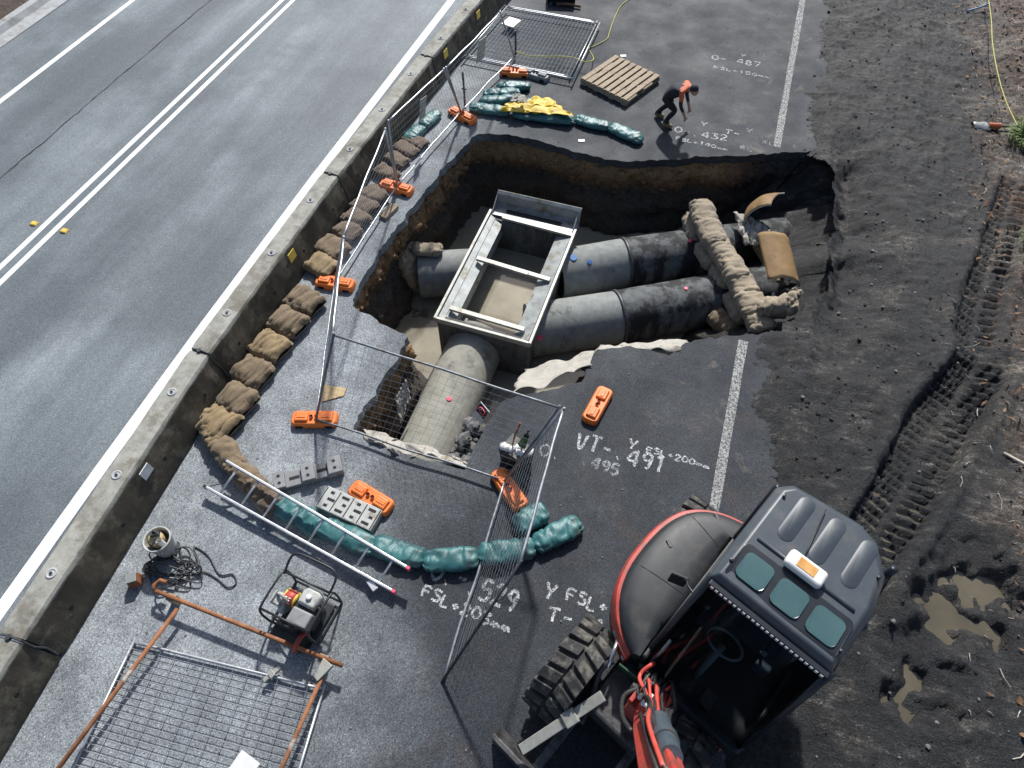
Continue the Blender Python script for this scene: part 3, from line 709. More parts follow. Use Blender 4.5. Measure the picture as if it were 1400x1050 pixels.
# ------------------------------------------------------------------ mesh fence panels
FZ = 1.6
def panel(label, b0, b1, t0, t1, nvw=26, nh=13, bulge=0.0, rust=False, group='standing mesh fence panels', mt=None, wire_r=.0018, sag=.03):
    b0, b1, t0, t1 = [Vector(p) for p in (b0, b1, t0, t1)]
    root = thing('mesh_fence', label, 'fence', ((b0.x + b1.x) / 2, (b0.y + b1.y) / 2, min(b0.z, b1.z)), 0, group)
    nrm = (b1 - b0).cross(t0 - b0).normalized(); mt = mt or M_galv
    def S(u, v):
        p = b0.lerp(b1, u).lerp(t0.lerp(t1, u), v)
        return p + nrm * (bulge * math.sin(math.pi * u) * math.sin(math.pi * min(1, v * 1.2)) + sag * nz(u * 3, v * 3, b0.x) * math.sin(math.pi * u))
    for nm, pts in (('rail', [S(i / 12, 0) for i in range(13)]), ('rail', [S(i / 12, 1) for i in range(13)])):
        mb = MB(); mb.tube(pts, .0155, 8); mb.build(nm, mt, root, True, world=True)
    for u in (0, 1):
        mb = MB(); mb.tube([S(u, -.04), S(u, .5), S(u, 1.02)], .0165, 8); mb.build('post', M_dpost if rust and u else mt, root, True, world=True)
    mb = MB()
    for i in range(1, nvw):
        u = i / nvw; mb.tube([S(u, k / 4) for k in range(5)], wire_r, 4, cap=False)
    for k in range(1, nh):
        mb.tube([S(i / 8, k / nh) for i in range(9)], wire_r, 4, cap=False)
    o = mb.build('wire_mesh', M_wire, root, world=True); o['kind'] = 'stuff'
    return root
ft = [A(703, 77, .12), A(630, 153, .12), A(543, 254, .12), A(458, 386, .12), A(432, 573, .12), A(690, 657, .12), A(607, 928, .05)]
panel('mesh fence panel farthest along the barrier, above the orange block', ft[0], ft[1], A(684, 17, 1.45), A(610, 93, 1.45), nh=12)
panel('mesh fence panel with rusty top rail behind the wedged teal sandbags', ft[1], ft[2], A(607, 95, 1.45), A(531, 166, 1.45), nh=12, mt=M_galv)
panel('mesh fence panel in front of the dark brown sandbags', ft[2], ft[3], A(527, 177, 1.45), A(469, 325, 1.5), nh=12)
panel('mesh fence panel seen nearly edge-on at the left of the excavation', ft[3], ft[4], A(470, 325, 1.5), A(455, 457, FZ), nh=14)
panel('mesh fence panel across the near end of the pipe trench', ft[4], ft[5], A(456, 458, FZ), A(764, 557, FZ), nh=14, bulge=-.06, mt=M_galvd)
panel('slanting mesh fence panel with dark end post crossing the teal sandbags', ft[5], ft[6], A(770, 560, FZ), A(711, 770, FZ), nh=16, nvw=22, rust=True)
# dark posts standing in the far feet
for (p, h, lab) in (((542, 254), .8, 'dark steel post standing in the orange foot above the timber offcut'), ((634, 150), .75, 'dark steel post in the orange foot at the far left corner of the excavation'), ((703, 76), .5, 'thin dark steel post at the end of the far fence panel')):
    a = A(*p); mb = MB(); mb.tube([(0, 0, .0), (.0, .0, h * .5), (-.01, 0, h)], .022, 8); o = mb.build('steel_post', M_dpost, None, True); o.location = (a.x + .03, a.y, .03); tag(o, lab, 'post', 'dark posts standing in fence feet')
    mb = MB(); mb.tube([(-.05, 0, h * .55), (.05, 0, h * .56)], .014, 6); mb.build('clamp', M_dpost, o)
for (p, sz, lab) in (((658, 68, .95), (.30, .42), 'blank grey sign plate hanging on the farthest fence panel'), ((578, 148, .75), (.20, .40), 'blank grey sign plate hanging on the fence with the rusty top rail')):
    a = A(*p); d = (ft[0] - ft[1]).normalized(); mb = MB(); mb.box((0, 0, 0), (sz[0], .008, sz[1])); o = mb.build('sign_plate', M_greyl, None, bevel=.002); o.location = a; o.rotation_euler = (R(6), R(8), math.atan2(d.y, d.x)); tag(o, lab, 'sign', 'blank plates on the fence')
# two panels stacked flat at the far side
for i, z in enumerate((.05, .115)):
    o_ = Vector((.07 * i, -.05 * i, 0))
    q = [A(631, 74, z) + o_, A(780, 105, z) + o_, A(689, 8, z) + o_, A(816, 30, z) + o_]
    panel(['lower one of two mesh fence panels stacked flat by the wooden pallet', 'upper one of two mesh fence panels stacked flat, with a white sheet on it'][i], q[0], q[1], q[2], q[3], nvw=28, nh=14, sag=.0, group='fence panels stacked flat', wire_r=.0035)
mb = MB(); mb.box((0, 0, 0), (.30, .34, .006)); o = mb.build('sheet', M_white); o.location = A(699, 30, .15); o.rotation_euler = (0, 0, R(-12)); tag(o, 'square white sheet lying on the flat stacked fence panels', 'sheet')
# bottom left: galvanised mesh panel under a rusty pipe frame
def ext(p, q, k): return p + (q - p) * k
g0, g1 = A(168, 872, .05), A(442, 942, .05); dr = (A(107, 1050, .05) - A(168, 918, .05)).normalized(); dr2 = (A(396, 1022, .05) - A(421, 937, .05)).normalized()
panel('galvanised mesh panel lying flat under the rusty pipe frame', g0 + dr * 2.0 + Vector((.1, 0, 0)), g1 + dr * 2.1, g0 + Vector((.14, 0, 0)), g1, nvw=13, nh=30, sag=0, group=None, wire_r=.004)
t = thing('rusty_frame', 'rusty brown steel pipe frame lying over the galvanised mesh panel', 'pipe frame', (-3.3, 0, 0))
r0, r1 = A(213, 808, .2), A(468, 910, .2); l0, l1 = A(243, 832, .18), A(80, 1050, .18); e0, e1 = A(446, 912, .18), A(385, 1050, .18)
mb = MB(); mb.tube([r0, r0.lerp(r1, .35), r1], .024, 10); mb.build('cross_pipe', M_rust, t, True, world=True)
mb = MB(); mb.tube([l0, ext(l0, l1, 1.35)], .024, 10); mb.build('side_pipe', M_rust, t, True, world=True)
mb = MB(); mb.tube([e0, ext(e0, e1, 1.9)], .024, 10); mb.build('side_pipe', M_rust, t, True, world=True)
mb = MB(); u_ = (r1 - r0).normalized(); mb.tube([r0 - u_ * .02, r0 - u_ * .06 + Vector((0, .05, .0)), r0 - u_ * .02 + Vector((0, .12, .01)), r0 + u_ * .06 + Vector((0, .12, .01))], .024, 10); mb.build('elbow', M_rust, t, True, world=True)
mb = MB(); c = e0 + Vector((0, .0, .02)); mb.prism([(c.x - .07, c.y - .13), (c.x - .01, c.y - .16), (c.x + .07, c.y + .03), (c.x - .06, c.y + .07)], .17, .225); mb.build('gusset', M_steel2, t, bevel=.004, world=True)
for p in (r0.lerp(r1, .08), r0.lerp(r1, .9), ext(l0, l1, 1.3), ext(e0, e1, 1.8)):
    mb = MB(); mb.box((p.x, p.y, .09), (.1, .08, .178)); mb.build('support_foot', M_wood, t, world=True)
a = A(372, 922, .09); mb = MB(); mb.box((0, 0, 0), (.045, .20, .05)); mb.box((0, 0, .03), (.08, .06, .02)); o = mb.build('clamp', M_steel2, None, bevel=.004); o.location = a; o.rotation_euler = (0, 0, R(-28)); tag(o, 'grey steel clamp fixed across the galvanised rail at bottom left', 'clamp')
mb = MB(); mb.box((0, 0, 0), (.24, .22, .005)); o = mb.build('sheet', M_white); o.location = A(333, 1049, .07); o.rotation_euler = (R(2), R(3), R(-12)); tag(o, 'white sheet of paper on the mesh panel at the bottom edge', 'sheet')

# ------------------------------------------------------------------ inside the excavation
# concrete pipes
def pipe(label, pts, ro, mt, group='large concrete pipes in the excavation', bell=None, wall=.08, inner=True):
    pts = [Vector(p) for p in pts]; o0 = thing('concrete_pipe', label, 'pipe', ((pts[0].x + pts[-1].x) / 2, (pts[0].y + pts[-1].y) / 2, pts[0].z - ro), 0, group)
    P = []
    for i in range(len(pts) - 1):
        for k in range(8): P.append(pts[i].lerp(pts[i + 1], k / 8))
    P.append(pts[-1]); mb = MB(); rad = [ro + .004 * nz(i * .7, 2) for i in range(len(P))]
    mb.tube(P, rad, 40, cap=False); mb.tube(P, ro - wall, 40, cap=False)
    for e in (0, -1):
        d = (P[1] - P[0]) if e == 0 else (P[-1] - P[-2]); x, y = frame(d); ring = []
        for r_ in (ro, ro - wall):
            for j in range(40): t = 2 * math.pi * j / 40; ring.append(P[e] + (x * math.cos(t) + y * math.sin(t)) * r_)
        mb.add(ring, [(j, (j + 1) % 40, 40 + (j + 1) % 40, 40 + j) for j in range(40)])
    mb.build('barrel', mt, o0, True, world=True)
    if bell is not None:
        c = P[0] if bell == 0 else P[-1]; d = ((P[1] - P[0]) if bell == 0 else (P[-1] - P[-2])).normalized()
        mb = MB(); mb.tube([c - d * .03, c - d * .03, c - d * .028, c + d * .028, c + d * .03, c + d * .03], [ro - .02, ro + .006, ro + .018, ro + .018, ro + .006, ro - .02], 40, cap=False)
        mb.build('joint_band', M_dpost, o0, True, world=True)
    return o0
PZ = -1.22; PR = .46
a0, a1, a2 = A(762, 376, PZ), A(852, 360, PZ), A(972, 343, PZ)
pipe('pale concrete bend of the upper right pipe, joining the chamber, with blue spray marks', [a0, a1], PR, M_pipe)
pipe('black coated length of the upper right pipe running under the tan sandbags', [a1 + (a2 - a1).normalized() * .015, a2, a2 + (a2 - a1) * .9], PR + .005, M_pipe_b, bell=0)
b0, b1, b2 = A(722, 452, PZ), A(843, 434, PZ), A(990, 408, PZ)
pipe('pale concrete bend of the lower right pipe, joining the chamber, with a red dot', [b0, b1], PR + .01, M_pipe)
pipe('black coated length of the lower right pipe running under the tan sandbags', [b1 + (b2 - b1).normalized() * .015, b2, b2 + (b2 - b1) * .5], PR + .015, M_pipe_b, bell=0)
c0, c1 = A(655, 464, PZ), A(569, 654, PZ)
pipe('tan concrete pipe in the near trench below the mesh fence', [c0, c1], .47, M_pipe_t)
d0, d1 = A(650, 372, PZ), A(574, 376, PZ)
pipe('short pale concrete pipe stub left of the chamber, capped with a sandbag', [d0, d1], .43, M_pipe)
def dot(p, z, r_, mt, lab, name='paint_mark', cat='paint mark', nrm=(0, 0, 1)):
    c = A(*p, z); mb = MB(); mb.lathe([(r_, 0), (r_ * .8, .003), (0, .004)], 14); o = mb.build(name, mt, None); o.location = c
    o.rotation_euler = Vector(nrm).to_track_quat('Z', 'Y').to_euler(); tag(o, lab, cat); return o
def on_pipe(p, a, b, r_):
    """ray through the picture point meets the barrel: find point and normal"""
    d = Vector(MX @ np.array([p[0] - 700, p[1] - 525, F])).normalized(); o = Vector((0, 0, CH)); ax = (b - a).normalized()
    w_ = o - a; dp = d - ax * d.dot(ax); wp = w_ - ax * w_.dot(ax)
    A_, B_, C_ = dp.dot(dp), 2 * dp.dot(wp), wp.dot(wp) - r_ * r_; D_ = max(0, B_ * B_ - 4 * A_ * C_)
    t = (-B_ - math.sqrt(D_)) / (2 * A_); q = o + d * t; n = (q - a) - ax * (q - a).dot(ax); return q, n.normalized()
for p, a, b, r_, rr, mt, lab in (((738, 462), b0, b1, PR + .02, .05, M_pink, 'round red paint dot on the lower right pipe beside the chamber'), ((614, 545), c0, c1, .48, .04, M_pink, 'pink paint dot on the tan pipe in the near trench'), ((943, 329), a1, a2, PR + .02, .04, M_pink, 'pink paint dot on the black part of the upper right pipe'), ((938, 394), b1, b2, PR + .025, .035, M_pink, 'pink paint dot on the black part of the lower right pipe'),
                                 ((784, 352), a0, a1, PR + .01, .07, M_bluep, 'blue spray mark on the upper right pipe near the chamber'), ((806, 358), a0, a1, PR + .01, .045, M_bluep, 'smaller blue spray mark on the upper right pipe')):
    q, n = on_pipe(p, a, b, r_); mb = MB(); mb.lathe([(rr, 0), (rr * .8, .003), (0, .004)], 14); o = mb.build('paint_mark', mt); o.location = q; o.rotation_euler = n.to_track_quat('Z', 'Y').to_euler(); tag(o, lab, 'paint mark')
# concrete chamber with a steel frame on top
bx0_, bx1_, by0_, by1_ = -3.27, -1.70, 6.15, 8.82; bz = -.62
t = thing('pipe_chamber', 'open rectangular chamber with galvanised frame where the pipes meet', 'chamber', ((bx0_ + bx1_) / 2, (by0_ + by1_) / 2, -2.2))
th = .12; M_chw = conc_mat('chamber_wall', (.075, .075, .072), (.14, .14, .13), (.04, .036, .03), .45, .65, 2)
for nm, cx, cy, sx, sy in (('wall', (bx0_ + bx1_) / 2, by0_ + th / 2, bx1_ - bx0_, th), ('wall', (bx0_ + bx1_) / 2, by1_ - th / 2, bx1_ - bx0_, th), ('wall', bx0_ + th / 2, (by0_ + by1_) / 2, th, by1_ - by0_ - 2 * th - .004), ('wall', bx1_ - th / 2, (by0_ + by1_) / 2, th, by1_ - by0_ - 2 * th - .004)):
    mb = MB(); mb.box((cx, cy, (bz - 2.2) / 2), (sx, sy, bz + 2.2)); mb.build(nm, M_chw, t, world=True, bevel=.01)
def rail(a, b, wd, ht, nm, mt, z, tilt=0):
    mb = MB(); mb.bar((a[0], a[1], z), (b[0], b[1], z), wd, ht); mb.build(nm, mt, t, world=True, bevel=.006)
for x, s_ in ((bx0_ + .14, 1), (bx1_ - .14, -1)):     # sloping side plates with an upstand outside
    mb = MB(); mb.add([(x - s_ * .13, by0_ + .06, bz + .03), (x + s_ * .13, by0_ + .06, bz - .05), (x + s_ * .13, by1_ - .02, bz - .05), (x - s_ * .13, by1_ - .02, bz + .03),
                       (x + s_ * .13, by0_ + .06, bz - .30), (x + s_ * .13, by1_ - .02, bz - .30)], [(0, 1, 2, 3), (1, 4, 5, 2)])
    o = mb.build('side_plate', M_steel, t, world=True); sm = o.modifiers.new('solid', 'SOLIDIFY'); sm.thickness = .012
    rail((x - s_ * .165, by0_ - .02), (x - s_ * .165, by1_ + .05), .05, .10, 'edge_angle', M_steel2, bz + .02)
rail((bx0_ - .02, by0_ + .0), (bx1_ + .02, by0_ + .0), .05, .1, 'end_angle', M_steel2, bz + .015)
for p, q, nm in (((615, 421), (717, 451), 'cross_bar'), ((652, 353), (752, 383), 'cross_bar'), ((687, 297), (783, 322), 'cross_bar')):
    a, b = A(*p, bz + .05), A(*q, bz + .05); mb = MB(); mb.bar(a, b, .085, .05); mb.build(nm, M_steel2, t, world=True, bevel=.005)
a, b = A(690, 352 + 18, bz), A(735, 378, bz); mb = MB(); mb.bar(A(680, 361, bz + .085), A(722, 374, bz + .085), .07, .02); mb.build('splice_plate', M_steel2, t, world=True, bevel=.003)
# folded lip plate at the far end
fa, fb = A(690, 283, bz), A(789, 310, bz); prof = [(-.30, .03), (-.03, .03), (.0, .05), (.03, .26), (.07, .29), (.10, .27)]
mb = MB(); vs = []
for p in (Vector((bx0_ + .02, 9.08, bz)), Vector((bx1_ + .04, 9.10, bz))):
    vs += [(p.x, p.y + py_, p.z + pz_) for py_, pz_ in prof]
n = len(prof); mb.add(vs, [(i, i + 1, n + i + 1, n + i) for i in range(n - 1)]); o = mb.build('lip_plate', M_steel, t, world=True); sm = o.modifiers.new('solid', 'SOLIDIFY'); sm.thickness = .012
mb = MB(); mb.box(((bx0_ + bx1_) / 2, 8.93, bz + .055), (1.05, .085, .006)); mb.build('slot', M_dark, t, world=True)
for sx in (bx0_ + .03, bx1_ - .0):
    mb = MB(); mb.add([(sx, 8.8, bz - .1), (sx, 9.12, bz - .1), (sx, 9.17, bz + .27), (sx, 9.05, bz + .2), (sx, 8.8, bz + .06)], [(0, 1, 2, 3, 4)]); o = mb.build('end_plate', M_steel, t, world=True); sm = o.modifiers.new('solid', 'SOLIDIFY'); sm.thickness = .02
mb = MB(); mb.add([(bx0_ + .1, by0_ + .1, -1.30), (bx1_ - .1, by0_ + .1, -1.30), (bx1_ - .1, by1_ - .1, -1.30), (bx0_ + .1, by1_ - .1, -1.30)], [(0, 1, 2, 3)]); o = mb.build('chamber_water', M_water); struct(o); o.name = 'water'
# bags on the pipe stub
def upbag(px, py, z0, W, L, Hh, rz, tl, mt, lab, grp):
    me = bag_mesh('sandbag', L, W, Hh, px * .1, 1, 1.6); me.materials.append(mt); o = bpy.data.objects.new('sandbag', me); COL.objects.link(o)
    o.location = A(px, py, z0) + (Vector((-.26, 0, .1)) if tl > 1 else Vector()); o.rotation_euler = (tl, 0, rz); return tag(o, lab, 'sandbag', grp)
GS = 'sandbags stuffed at the short pipe stub'
upbag(574, 375, -1.22, .62, .95, .28, R(90), R(80), M_tan, 'pale tan sandbag hung over the end of the short pipe stub', GS)
upbag(585, 345, -.78, .30, .55, .16, R(-70), R(-4), M_tan, 'small tan sandbag on top of the short pipe stub', GS)
bag((560, 430), (588, 434), .3, .22, M_hessd, 'muddy sandbag in the water below the short pipe stub', GS, z=-1.75, ext=.1, wr=1.5)
bag((556, 446), (584, 450), .3, .2, M_hessd, 'half sunk muddy sandbag beside the left trench corner', GS, z=-1.85, ext=.1, wr=1.5)
# tan sandbag headwall over the two black pipes
hwp = [(957, 280), (966, 306), (980, 333), (996, 358), (1010, 381), (1022, 404), (1033, 428), (1042, 450)]
for i in range(7):
    bag(hwp[i], hwp[i + 1], .46 + .05 * nz(i * 2.3), .32, M_tan, f'tan sandbag on top of the headwall across the black pipes, {ord_(i)} from its far end', 'tan sandbags of the headwall', z=-.64 - .012 * i + .03 * (i % 2), ext=.17, wr=.75)
for i, (p, q, z) in enumerate([((946, 296), (954, 325), -.92), ((962, 336), (976, 362), -.95), ((982, 368), (996, 392), -.95), ((1002, 404), (1018, 436), -.98), ((978, 432), (1002, 452), -1.2), ((1040, 330), (1062, 360), -1.0), ((1056, 360), (1066, 385), -1.0)]):
    bag(p, q, .42, .3, M_tan if i not in (4,) else M_hess, ['tan sandbag hanging down the near face of the headwall at its far end', 'tan sandbag low on the headwall above the upper pipe', 'tan sandbag low on the headwall between the two black pipes', 'tan sandbag low on the headwall above the lower pipe', 'brown sandbag at the foot of the headwall beside the near asphalt edge', 'tan sandbag behind the headwall near the standing brown shell', 'tan sandbag behind the headwall near the lying brown shell'][i], 'tan sandbags of the headwall', z=z, ext=.16, wr=.75)
bag((1046, 420), (1092, 416), .34, .3, M_tan, 'long tan sandbag pointing right at the near end of the headwall', 'tan sandbags of the headwall', z=-.5, z2=-.32, ext=.12, wr=1.2)
bag((1080, 412), (1090, 398), .2, .16, M_tan, 'small twisted tan bag end at the right tip of the headwall', 'tan sandbags of the headwall', z=-.2, ext=.05, wr=2)
# brown half shells of a broken drum
def shell(lab, c, rad, L, a0, a1, rot, bend=0):
    mb = MB(); nu, nv = 16, 18
    def fn(u, v):
        t = R(a0 + (a1 - a0) * v); r_ = rad * (1 + .03 * nz(u * 3, v * 4, L)); k = math.sin(math.pi * (.12 + .76 * u)) if bend else 1
        return (r_ * math.cos(t), (u - .5) * L + .03 * nz(v * 5, u * 2), r_ * math.sin(t) * (.55 + .45 * k))
    mb.grid(fn, nu, nv); o = mb.build('broken_shell', [M_ply, M_shell_in], None, True); o.location = c; o.rotation_euler = rot
    sm = o.modifiers.new('solid', 'SOLIDIFY'); sm.thickness = .03; sm.material_offset_rim = 1
    return tag(o, lab, 'shell', 'brown broken shells behind the headwall')
shell('brown curved shell standing on edge behind the headwall', A(1052, 300, -.55), .42, .72, 35, 120, (R(-35), R(-62), R(12)), 1)
shell('brown curved shell lying beside the tan headwall', A(1050, 368, -.55), .40, .95, 40, 140, (R(8), R(18), R(22)), 0)
def cloth(name, lab, cat, pts, mt, amp=.08, seed=0, nu=24, nv=16, th=.006, group=None, fr=5):
    """crumpled sheet over a quad of world points"""
    q = [Vector(p) for p in pts]; c = (q[0] + q[1] + q[2] + q[3]) / 4
    def fn(u, v):
        p = q[0].lerp(q[1], u).lerp(q[3].lerp(q[2], u), v)
        e = Vector((.3 * nz(u * 4 + seed, v * 4, 1), .3 * nz(u * 4, v * 4 + seed, 2), 0)) * (q[1] - q[0]).length * .3
        h = amp * (abs(nz(u * fr + seed, v * fr, 3)) * 1.6 + .6 * nz(u * fr * 2.4, v * fr * 2.4 + seed, 4))
        return p - c + e + Vector((0, 0, h))
    mb = MB(); mb.grid(fn, nu, nv); o = mb.build(name, mt, None, True); o.location = c; sm = o.modifiers.new('solid', 'SOLIDIFY'); sm.thickness = th
    return tag(o, lab, cat, group)
cloth('rag', 'torn white rag caught behind the brown shell', 'rag', [A(1002, 290, -.6), A(1050, 312, -.55), A(1052, 338, -.6), A(1018, 335, -.65)], M_cloth, .12, 3)
cloth('geotextile', 'pale sheet hanging over the near edge into the excavation', 'geotextile', [A(700, 540, .03), A(810, 500, .03), A(815, 480, -.25), A(716, 505, -.75)], M_cloth, .025, 6, 30, 18)
cloth('geotextile', 'strip of pale sheet along the broken asphalt edge right of the pipes', 'geotextile', [A(815, 486, -.02), A(935, 476, -.02), A(940, 466, -.25), A(818, 474, -.25)], M_cloth, .05, 8, 30, 10)
cloth('geotextile', 'dirty crumpled sheet at the near end of the pipe trench', 'geotextile', [A(500, 606, -.02), A(640, 645, -.02), A(632, 628, -.25), A(500, 588, -.25)], M_cloth, .1, 11, 40, 12)
cloth('rag', 'torn plastic strip on the left wall of the pipe trench', 'rag', [A(540, 545, -.4), A(556, 520, -.3), A(562, 545, -.6), A(548, 580, -.7)], M_cloth, .08, 14)
# black hose along the trench pipe
pts = [A(640, 436, -.9), A(625, 462, -1.1), A(600, 500, -1.2), A(575, 545, -1.25), A(558, 572, -1.25), A(545, 592, -1.3)]
mb = MB(); mb.tube(pts, .055, 10); o = mb.build('hose', M_hose, None, True); tag(o, 'thick black hose running down the left side of the trench pipe', 'hose')
# blue/white/red board in the trench
t = thing('sign_board', 'small black and white sign with a red mark at the right side of the trench', 'sign', A(657, 566, -.55), R(-35)); t.rotation_euler[0] = R(55)
mb = MB(); mb.box((0, 0, 0), (.22, .30, .012)); mb.build('board', M_white, t)
mb = MB(); mb.box((0, .06, .0085), (.20, .15, .004)); mb.build('black_field', M_blk, t)
mb = MB(); mb.tube([(.07 * math.cos(k * .5), .06 + .04 * math.sin(k * .5), .012) for k in range(13)], .009, 5); mb.build('red_mark', M_pink, t)
# earth clods and rubble inside
rng = random.Random(3)
def rock(mb, c, r_, rng):
    s = rng.random() * 50; vs = []; nu, nv = 5, 7
    sc = (1 + .4 * rng.random(), 1 + .4 * rng.random(), .55 + .3 * rng.random()); ro = Matrix.Rotation(rng.random() * 6, 3, 'Z')
    for i in range(nu):
        ph = math.pi * i / (nu - 1)
        for j in range(nv):
            t = 2 * math.pi * j / nv; d = Vector((math.sin(ph) * math.cos(t), math.sin(ph) * math.sin(t), math.cos(ph)))
            k = r_ * (1 + .5 * nz(d.x * 1.5 + s, d.y * 1.5, d.z * 1.5)); vs.append(ro @ Vector((d.x * sc[0], d.y * sc[1], d.z * sc[2])) * k + Vector(c))
    mb.add(vs, [(i * nv + j, (i + 1) * nv + j, (i + 1) * nv + (j + 1) % nv, i * nv + (j + 1) % nv) for i in range(nu - 1) for j in range(nv)])
mb = MB()
for i in range(260):
    p = rng.choice(PIT); k = rng.random() * .5 + .1; q = p.lerp(cen, k * .28); z = -1.85 + .05 * rng.random()
    rock(mb, (q.x, q.y, z), .03 + .07 * rng.random() ** 2, rng)
for i in range(1700):
    v = WV[rng.randrange(nP * 2, nP * 12)]
    if v[0] < 1.3: rock(mb, (v[0], v[1], v[2]), .012 + .055 * rng.random() ** 2.5, rng)
o = mb.build('rubble', M_wall); tag(o, 'lumps of earth and stones in and below the excavation walls', 'rubble', kind='stuff')
mb = MB()
for i in range(150):
    k = rng.random(); c = A(634 + 34 * k, 640 - 66 * k, 0); z = -.15 - .6 * rng.random(); rock(mb, (c.x - .05 - .2 * rng.random() + .3 * z * .5, c.y + .05 * rng.gauss(0, 1), z), .03 + .06 * rng.random() ** 2, rng)
o = mb.build('rubble', M_stone); tag(o, 'grey broken rubble along the right side of the pipe trench', 'rubble', kind='stuff')

# ------------------------------------------------------------------ pallet, tarp, person and offcuts on the far side
P0, P1, P2, P3 = [A(*p, .145) for p in ((786, 107), (835, 74.4), (909, 103), (865, 136))]
ex = ((P1 - P0) + (P2 - P3)) / 2; ey = ((P0 - P3) + (P1 - P2)) / 2; c = (P0 + P1 + P2 + P3) / 4
rz = math.atan2(ex.y, ex.x); t = thing('wooden_pallet', 'weathered wooden pallet lying on the asphalt beside the flat fence panels', 'pallet', (c.x, c.y, 0), rz)
Lx, Ly = 1.16, 1.16
for i in range(8):
    y = -Ly / 2 + .07 + i * (Ly - .14) / 7; mb = MB(); mb.box((0, y + .004 * nz(i), .135), (Lx + .01 * nz(i * 3), .105, .02), rz=.006 * nz(i * 5)); mb.build('deck_board', M_wood, t, bevel=.003)
for x in (-Lx / 2 + .03, 0, Lx / 2 - .03):
    mb = MB(); mb.box((x, 0, .075), (.045, Ly, .1)); mb.build('stringer', M_wood, t)
for y in (-.5, -.2, .2, .5):
    mb = MB(); mb.box((0, y, .014), (Lx, .1, .02)); mb.build('bottom_board', M_wood, t)
cloth('tarp', 'crumpled bright yellow tarp draped over the far teal sandbags', 'tarp', [A(683, 152, .16), A(785, 160, .16), A(752, 135, .12), A(703, 137, .14)], M_yellow, .065, 2, 50, 24, .004, None, 3)
cloth('rag', 'white fold of cloth on top of the yellow tarp', 'rag', [A(697, 140, .30), A(722, 142, .28), A(716, 130, .3), A(704, 130, .3)], M_cloth, .07, 9, 14, 10, .004)
def offcut(lab, px, py, sz, rz, mt, z=0.0, name='timber_offcut'):
    mb = MB(); mb.box((0, 0, sz[2] / 2), sz); o = mb.build(name, mt, None, bevel=.003); a = A(px, py, z); o.location = (a.x, a.y, z); o.rotation_euler = (0, 0, rz); return tag(o, lab, 'timber')
offcut('short pale timber offcut on the asphalt between fence and excavation', 532, 291, (.15, .36, .06), R(-12), M_wood, .005)
mb = MB(); q = [A(444, 527), A(474, 532), A(470, 542), A(441, 550)]; cc = (q[0] + q[2]) / 2
mb.prism([(p.x - cc.x, p.y - cc.y) for p in q][::-1], 0, .016); o = mb.build('plywood_offcut', M_wood2); o.location = (cc.x, cc.y, .006); tag(o, 'tapered yellow plywood offcut lying behind the mesh fence corner', 'plywood')
for (px, py, lab) in ((795, 193, 'white scrap lying near the far edge of the excavation'), (852, 77, 'pale scrap lying beside the top corner of the pallet')):
    mb = MB(); mb.box((0, 0, .006), (.12, .07, .01)); o = mb.build('scrap', M_white, None, bevel=.002); a = A(px, py); o.location = (a.x, a.y, .006); o.rotation_euler = (0, 0, .4); tag(o, lab, 'scrap')
# yellow rope
rp = [(880, -14), (862, -2), (848, 9), (838, 30), (833, 45), (829, 54), (812, 63), (805, 66), (811, 78), (809, 83), (797, 84), (785, 79), (768, 77), (740, 77), (722, 76), (705, 70)]
def smooth_path(P, n=6):
    P = [Vector(p) for p in P]; out = []
    for i in range(len(P) - 1):
        p0, p1, p2, p3 = P[max(i - 1, 0)], P[i], P[i + 1], P[min(i + 2, len(P) - 1)]
        for k in range(n):
            t = k / n; out.append(.5 * ((2 * p1) + (p2 - p0) * t + (2 * p0 - 5 * p1 + 4 * p2 - p3) * t * t + (3 * p1 - p0 - 3 * p2 + p3) * t ** 3))
    return out + [P[-1]]
mb = MB(); mb.tube(smooth_path([A(x, y, .02 if i < 9 else .16) for i, (x, y) in enumerate(rp)]), .009, 6); o = mb.build('rope', M_rope, None, True); tag(o, 'thin yellow rope winding over the asphalt beside the flat fence panels', 'rope')
rp2 = [(1350, -10), (1355, 25), (1357, 60), (1364, 100), (1374, 135), (1385, 160), (1391, 172)]
mb = MB(); mb.tube(smooth_path([Vector((A(*p, .35).x, A(*p, .35).y, .35)) for p in rp2]), .010, 6); o = mb.build('rope', M_rope, None, True); tag(o, 'yellow string line strung over the earth bank at the top right', 'rope')
# machine bucket at the top edge
c = A(765, 2); t = thing('digging_bucket', 'mud caked digging bucket at the top edge of the picture', 'digging bucket', (c.x, c.y + .15, 0), R(15))
mb = MB(); pr_ = [(-.30, .02), (.28, .02), (.38, .12), (.33, .34), (.1, .42), (-.28, .30)]
vs = [(x, y, z) for x in (-.32, .32) for (y, z) in pr_]; n = len(pr_)
mb.add(vs, [tuple(range(n)), tuple(range(2 * n - 1, n - 1, -1))] + [(i, n + i, n + (i + 1) % n, (i + 1) % n) for i in range(n) if i not in (5,)]); mb.build('bowl', M_grime, t, bevel=.01)
for i in range(4):
    mb = MB(); mb.add([(-.28 + i * .16, -.28, .0), (-.2 + i * .16, -.28, .0), (-.22 + i * .16, -.42, .02), (-.26 + i * .16, -.42, .02), (-.28 + i * .16, -.28, .05), (-.2 + i * .16, -.28, .05)], [(0, 1, 2, 3), (4, 3, 2, 5), (0, 3, 4), (1, 5, 2), (0, 4, 5, 1)]); mb.build('tooth', M_grime, t)
mb = MB(); mb.tube([(-.1, -.36, .05), (.2, -.38, .06), (.45, -.44, .05)], .03, 6); o = mb.build('stick', M_litter, t, True)

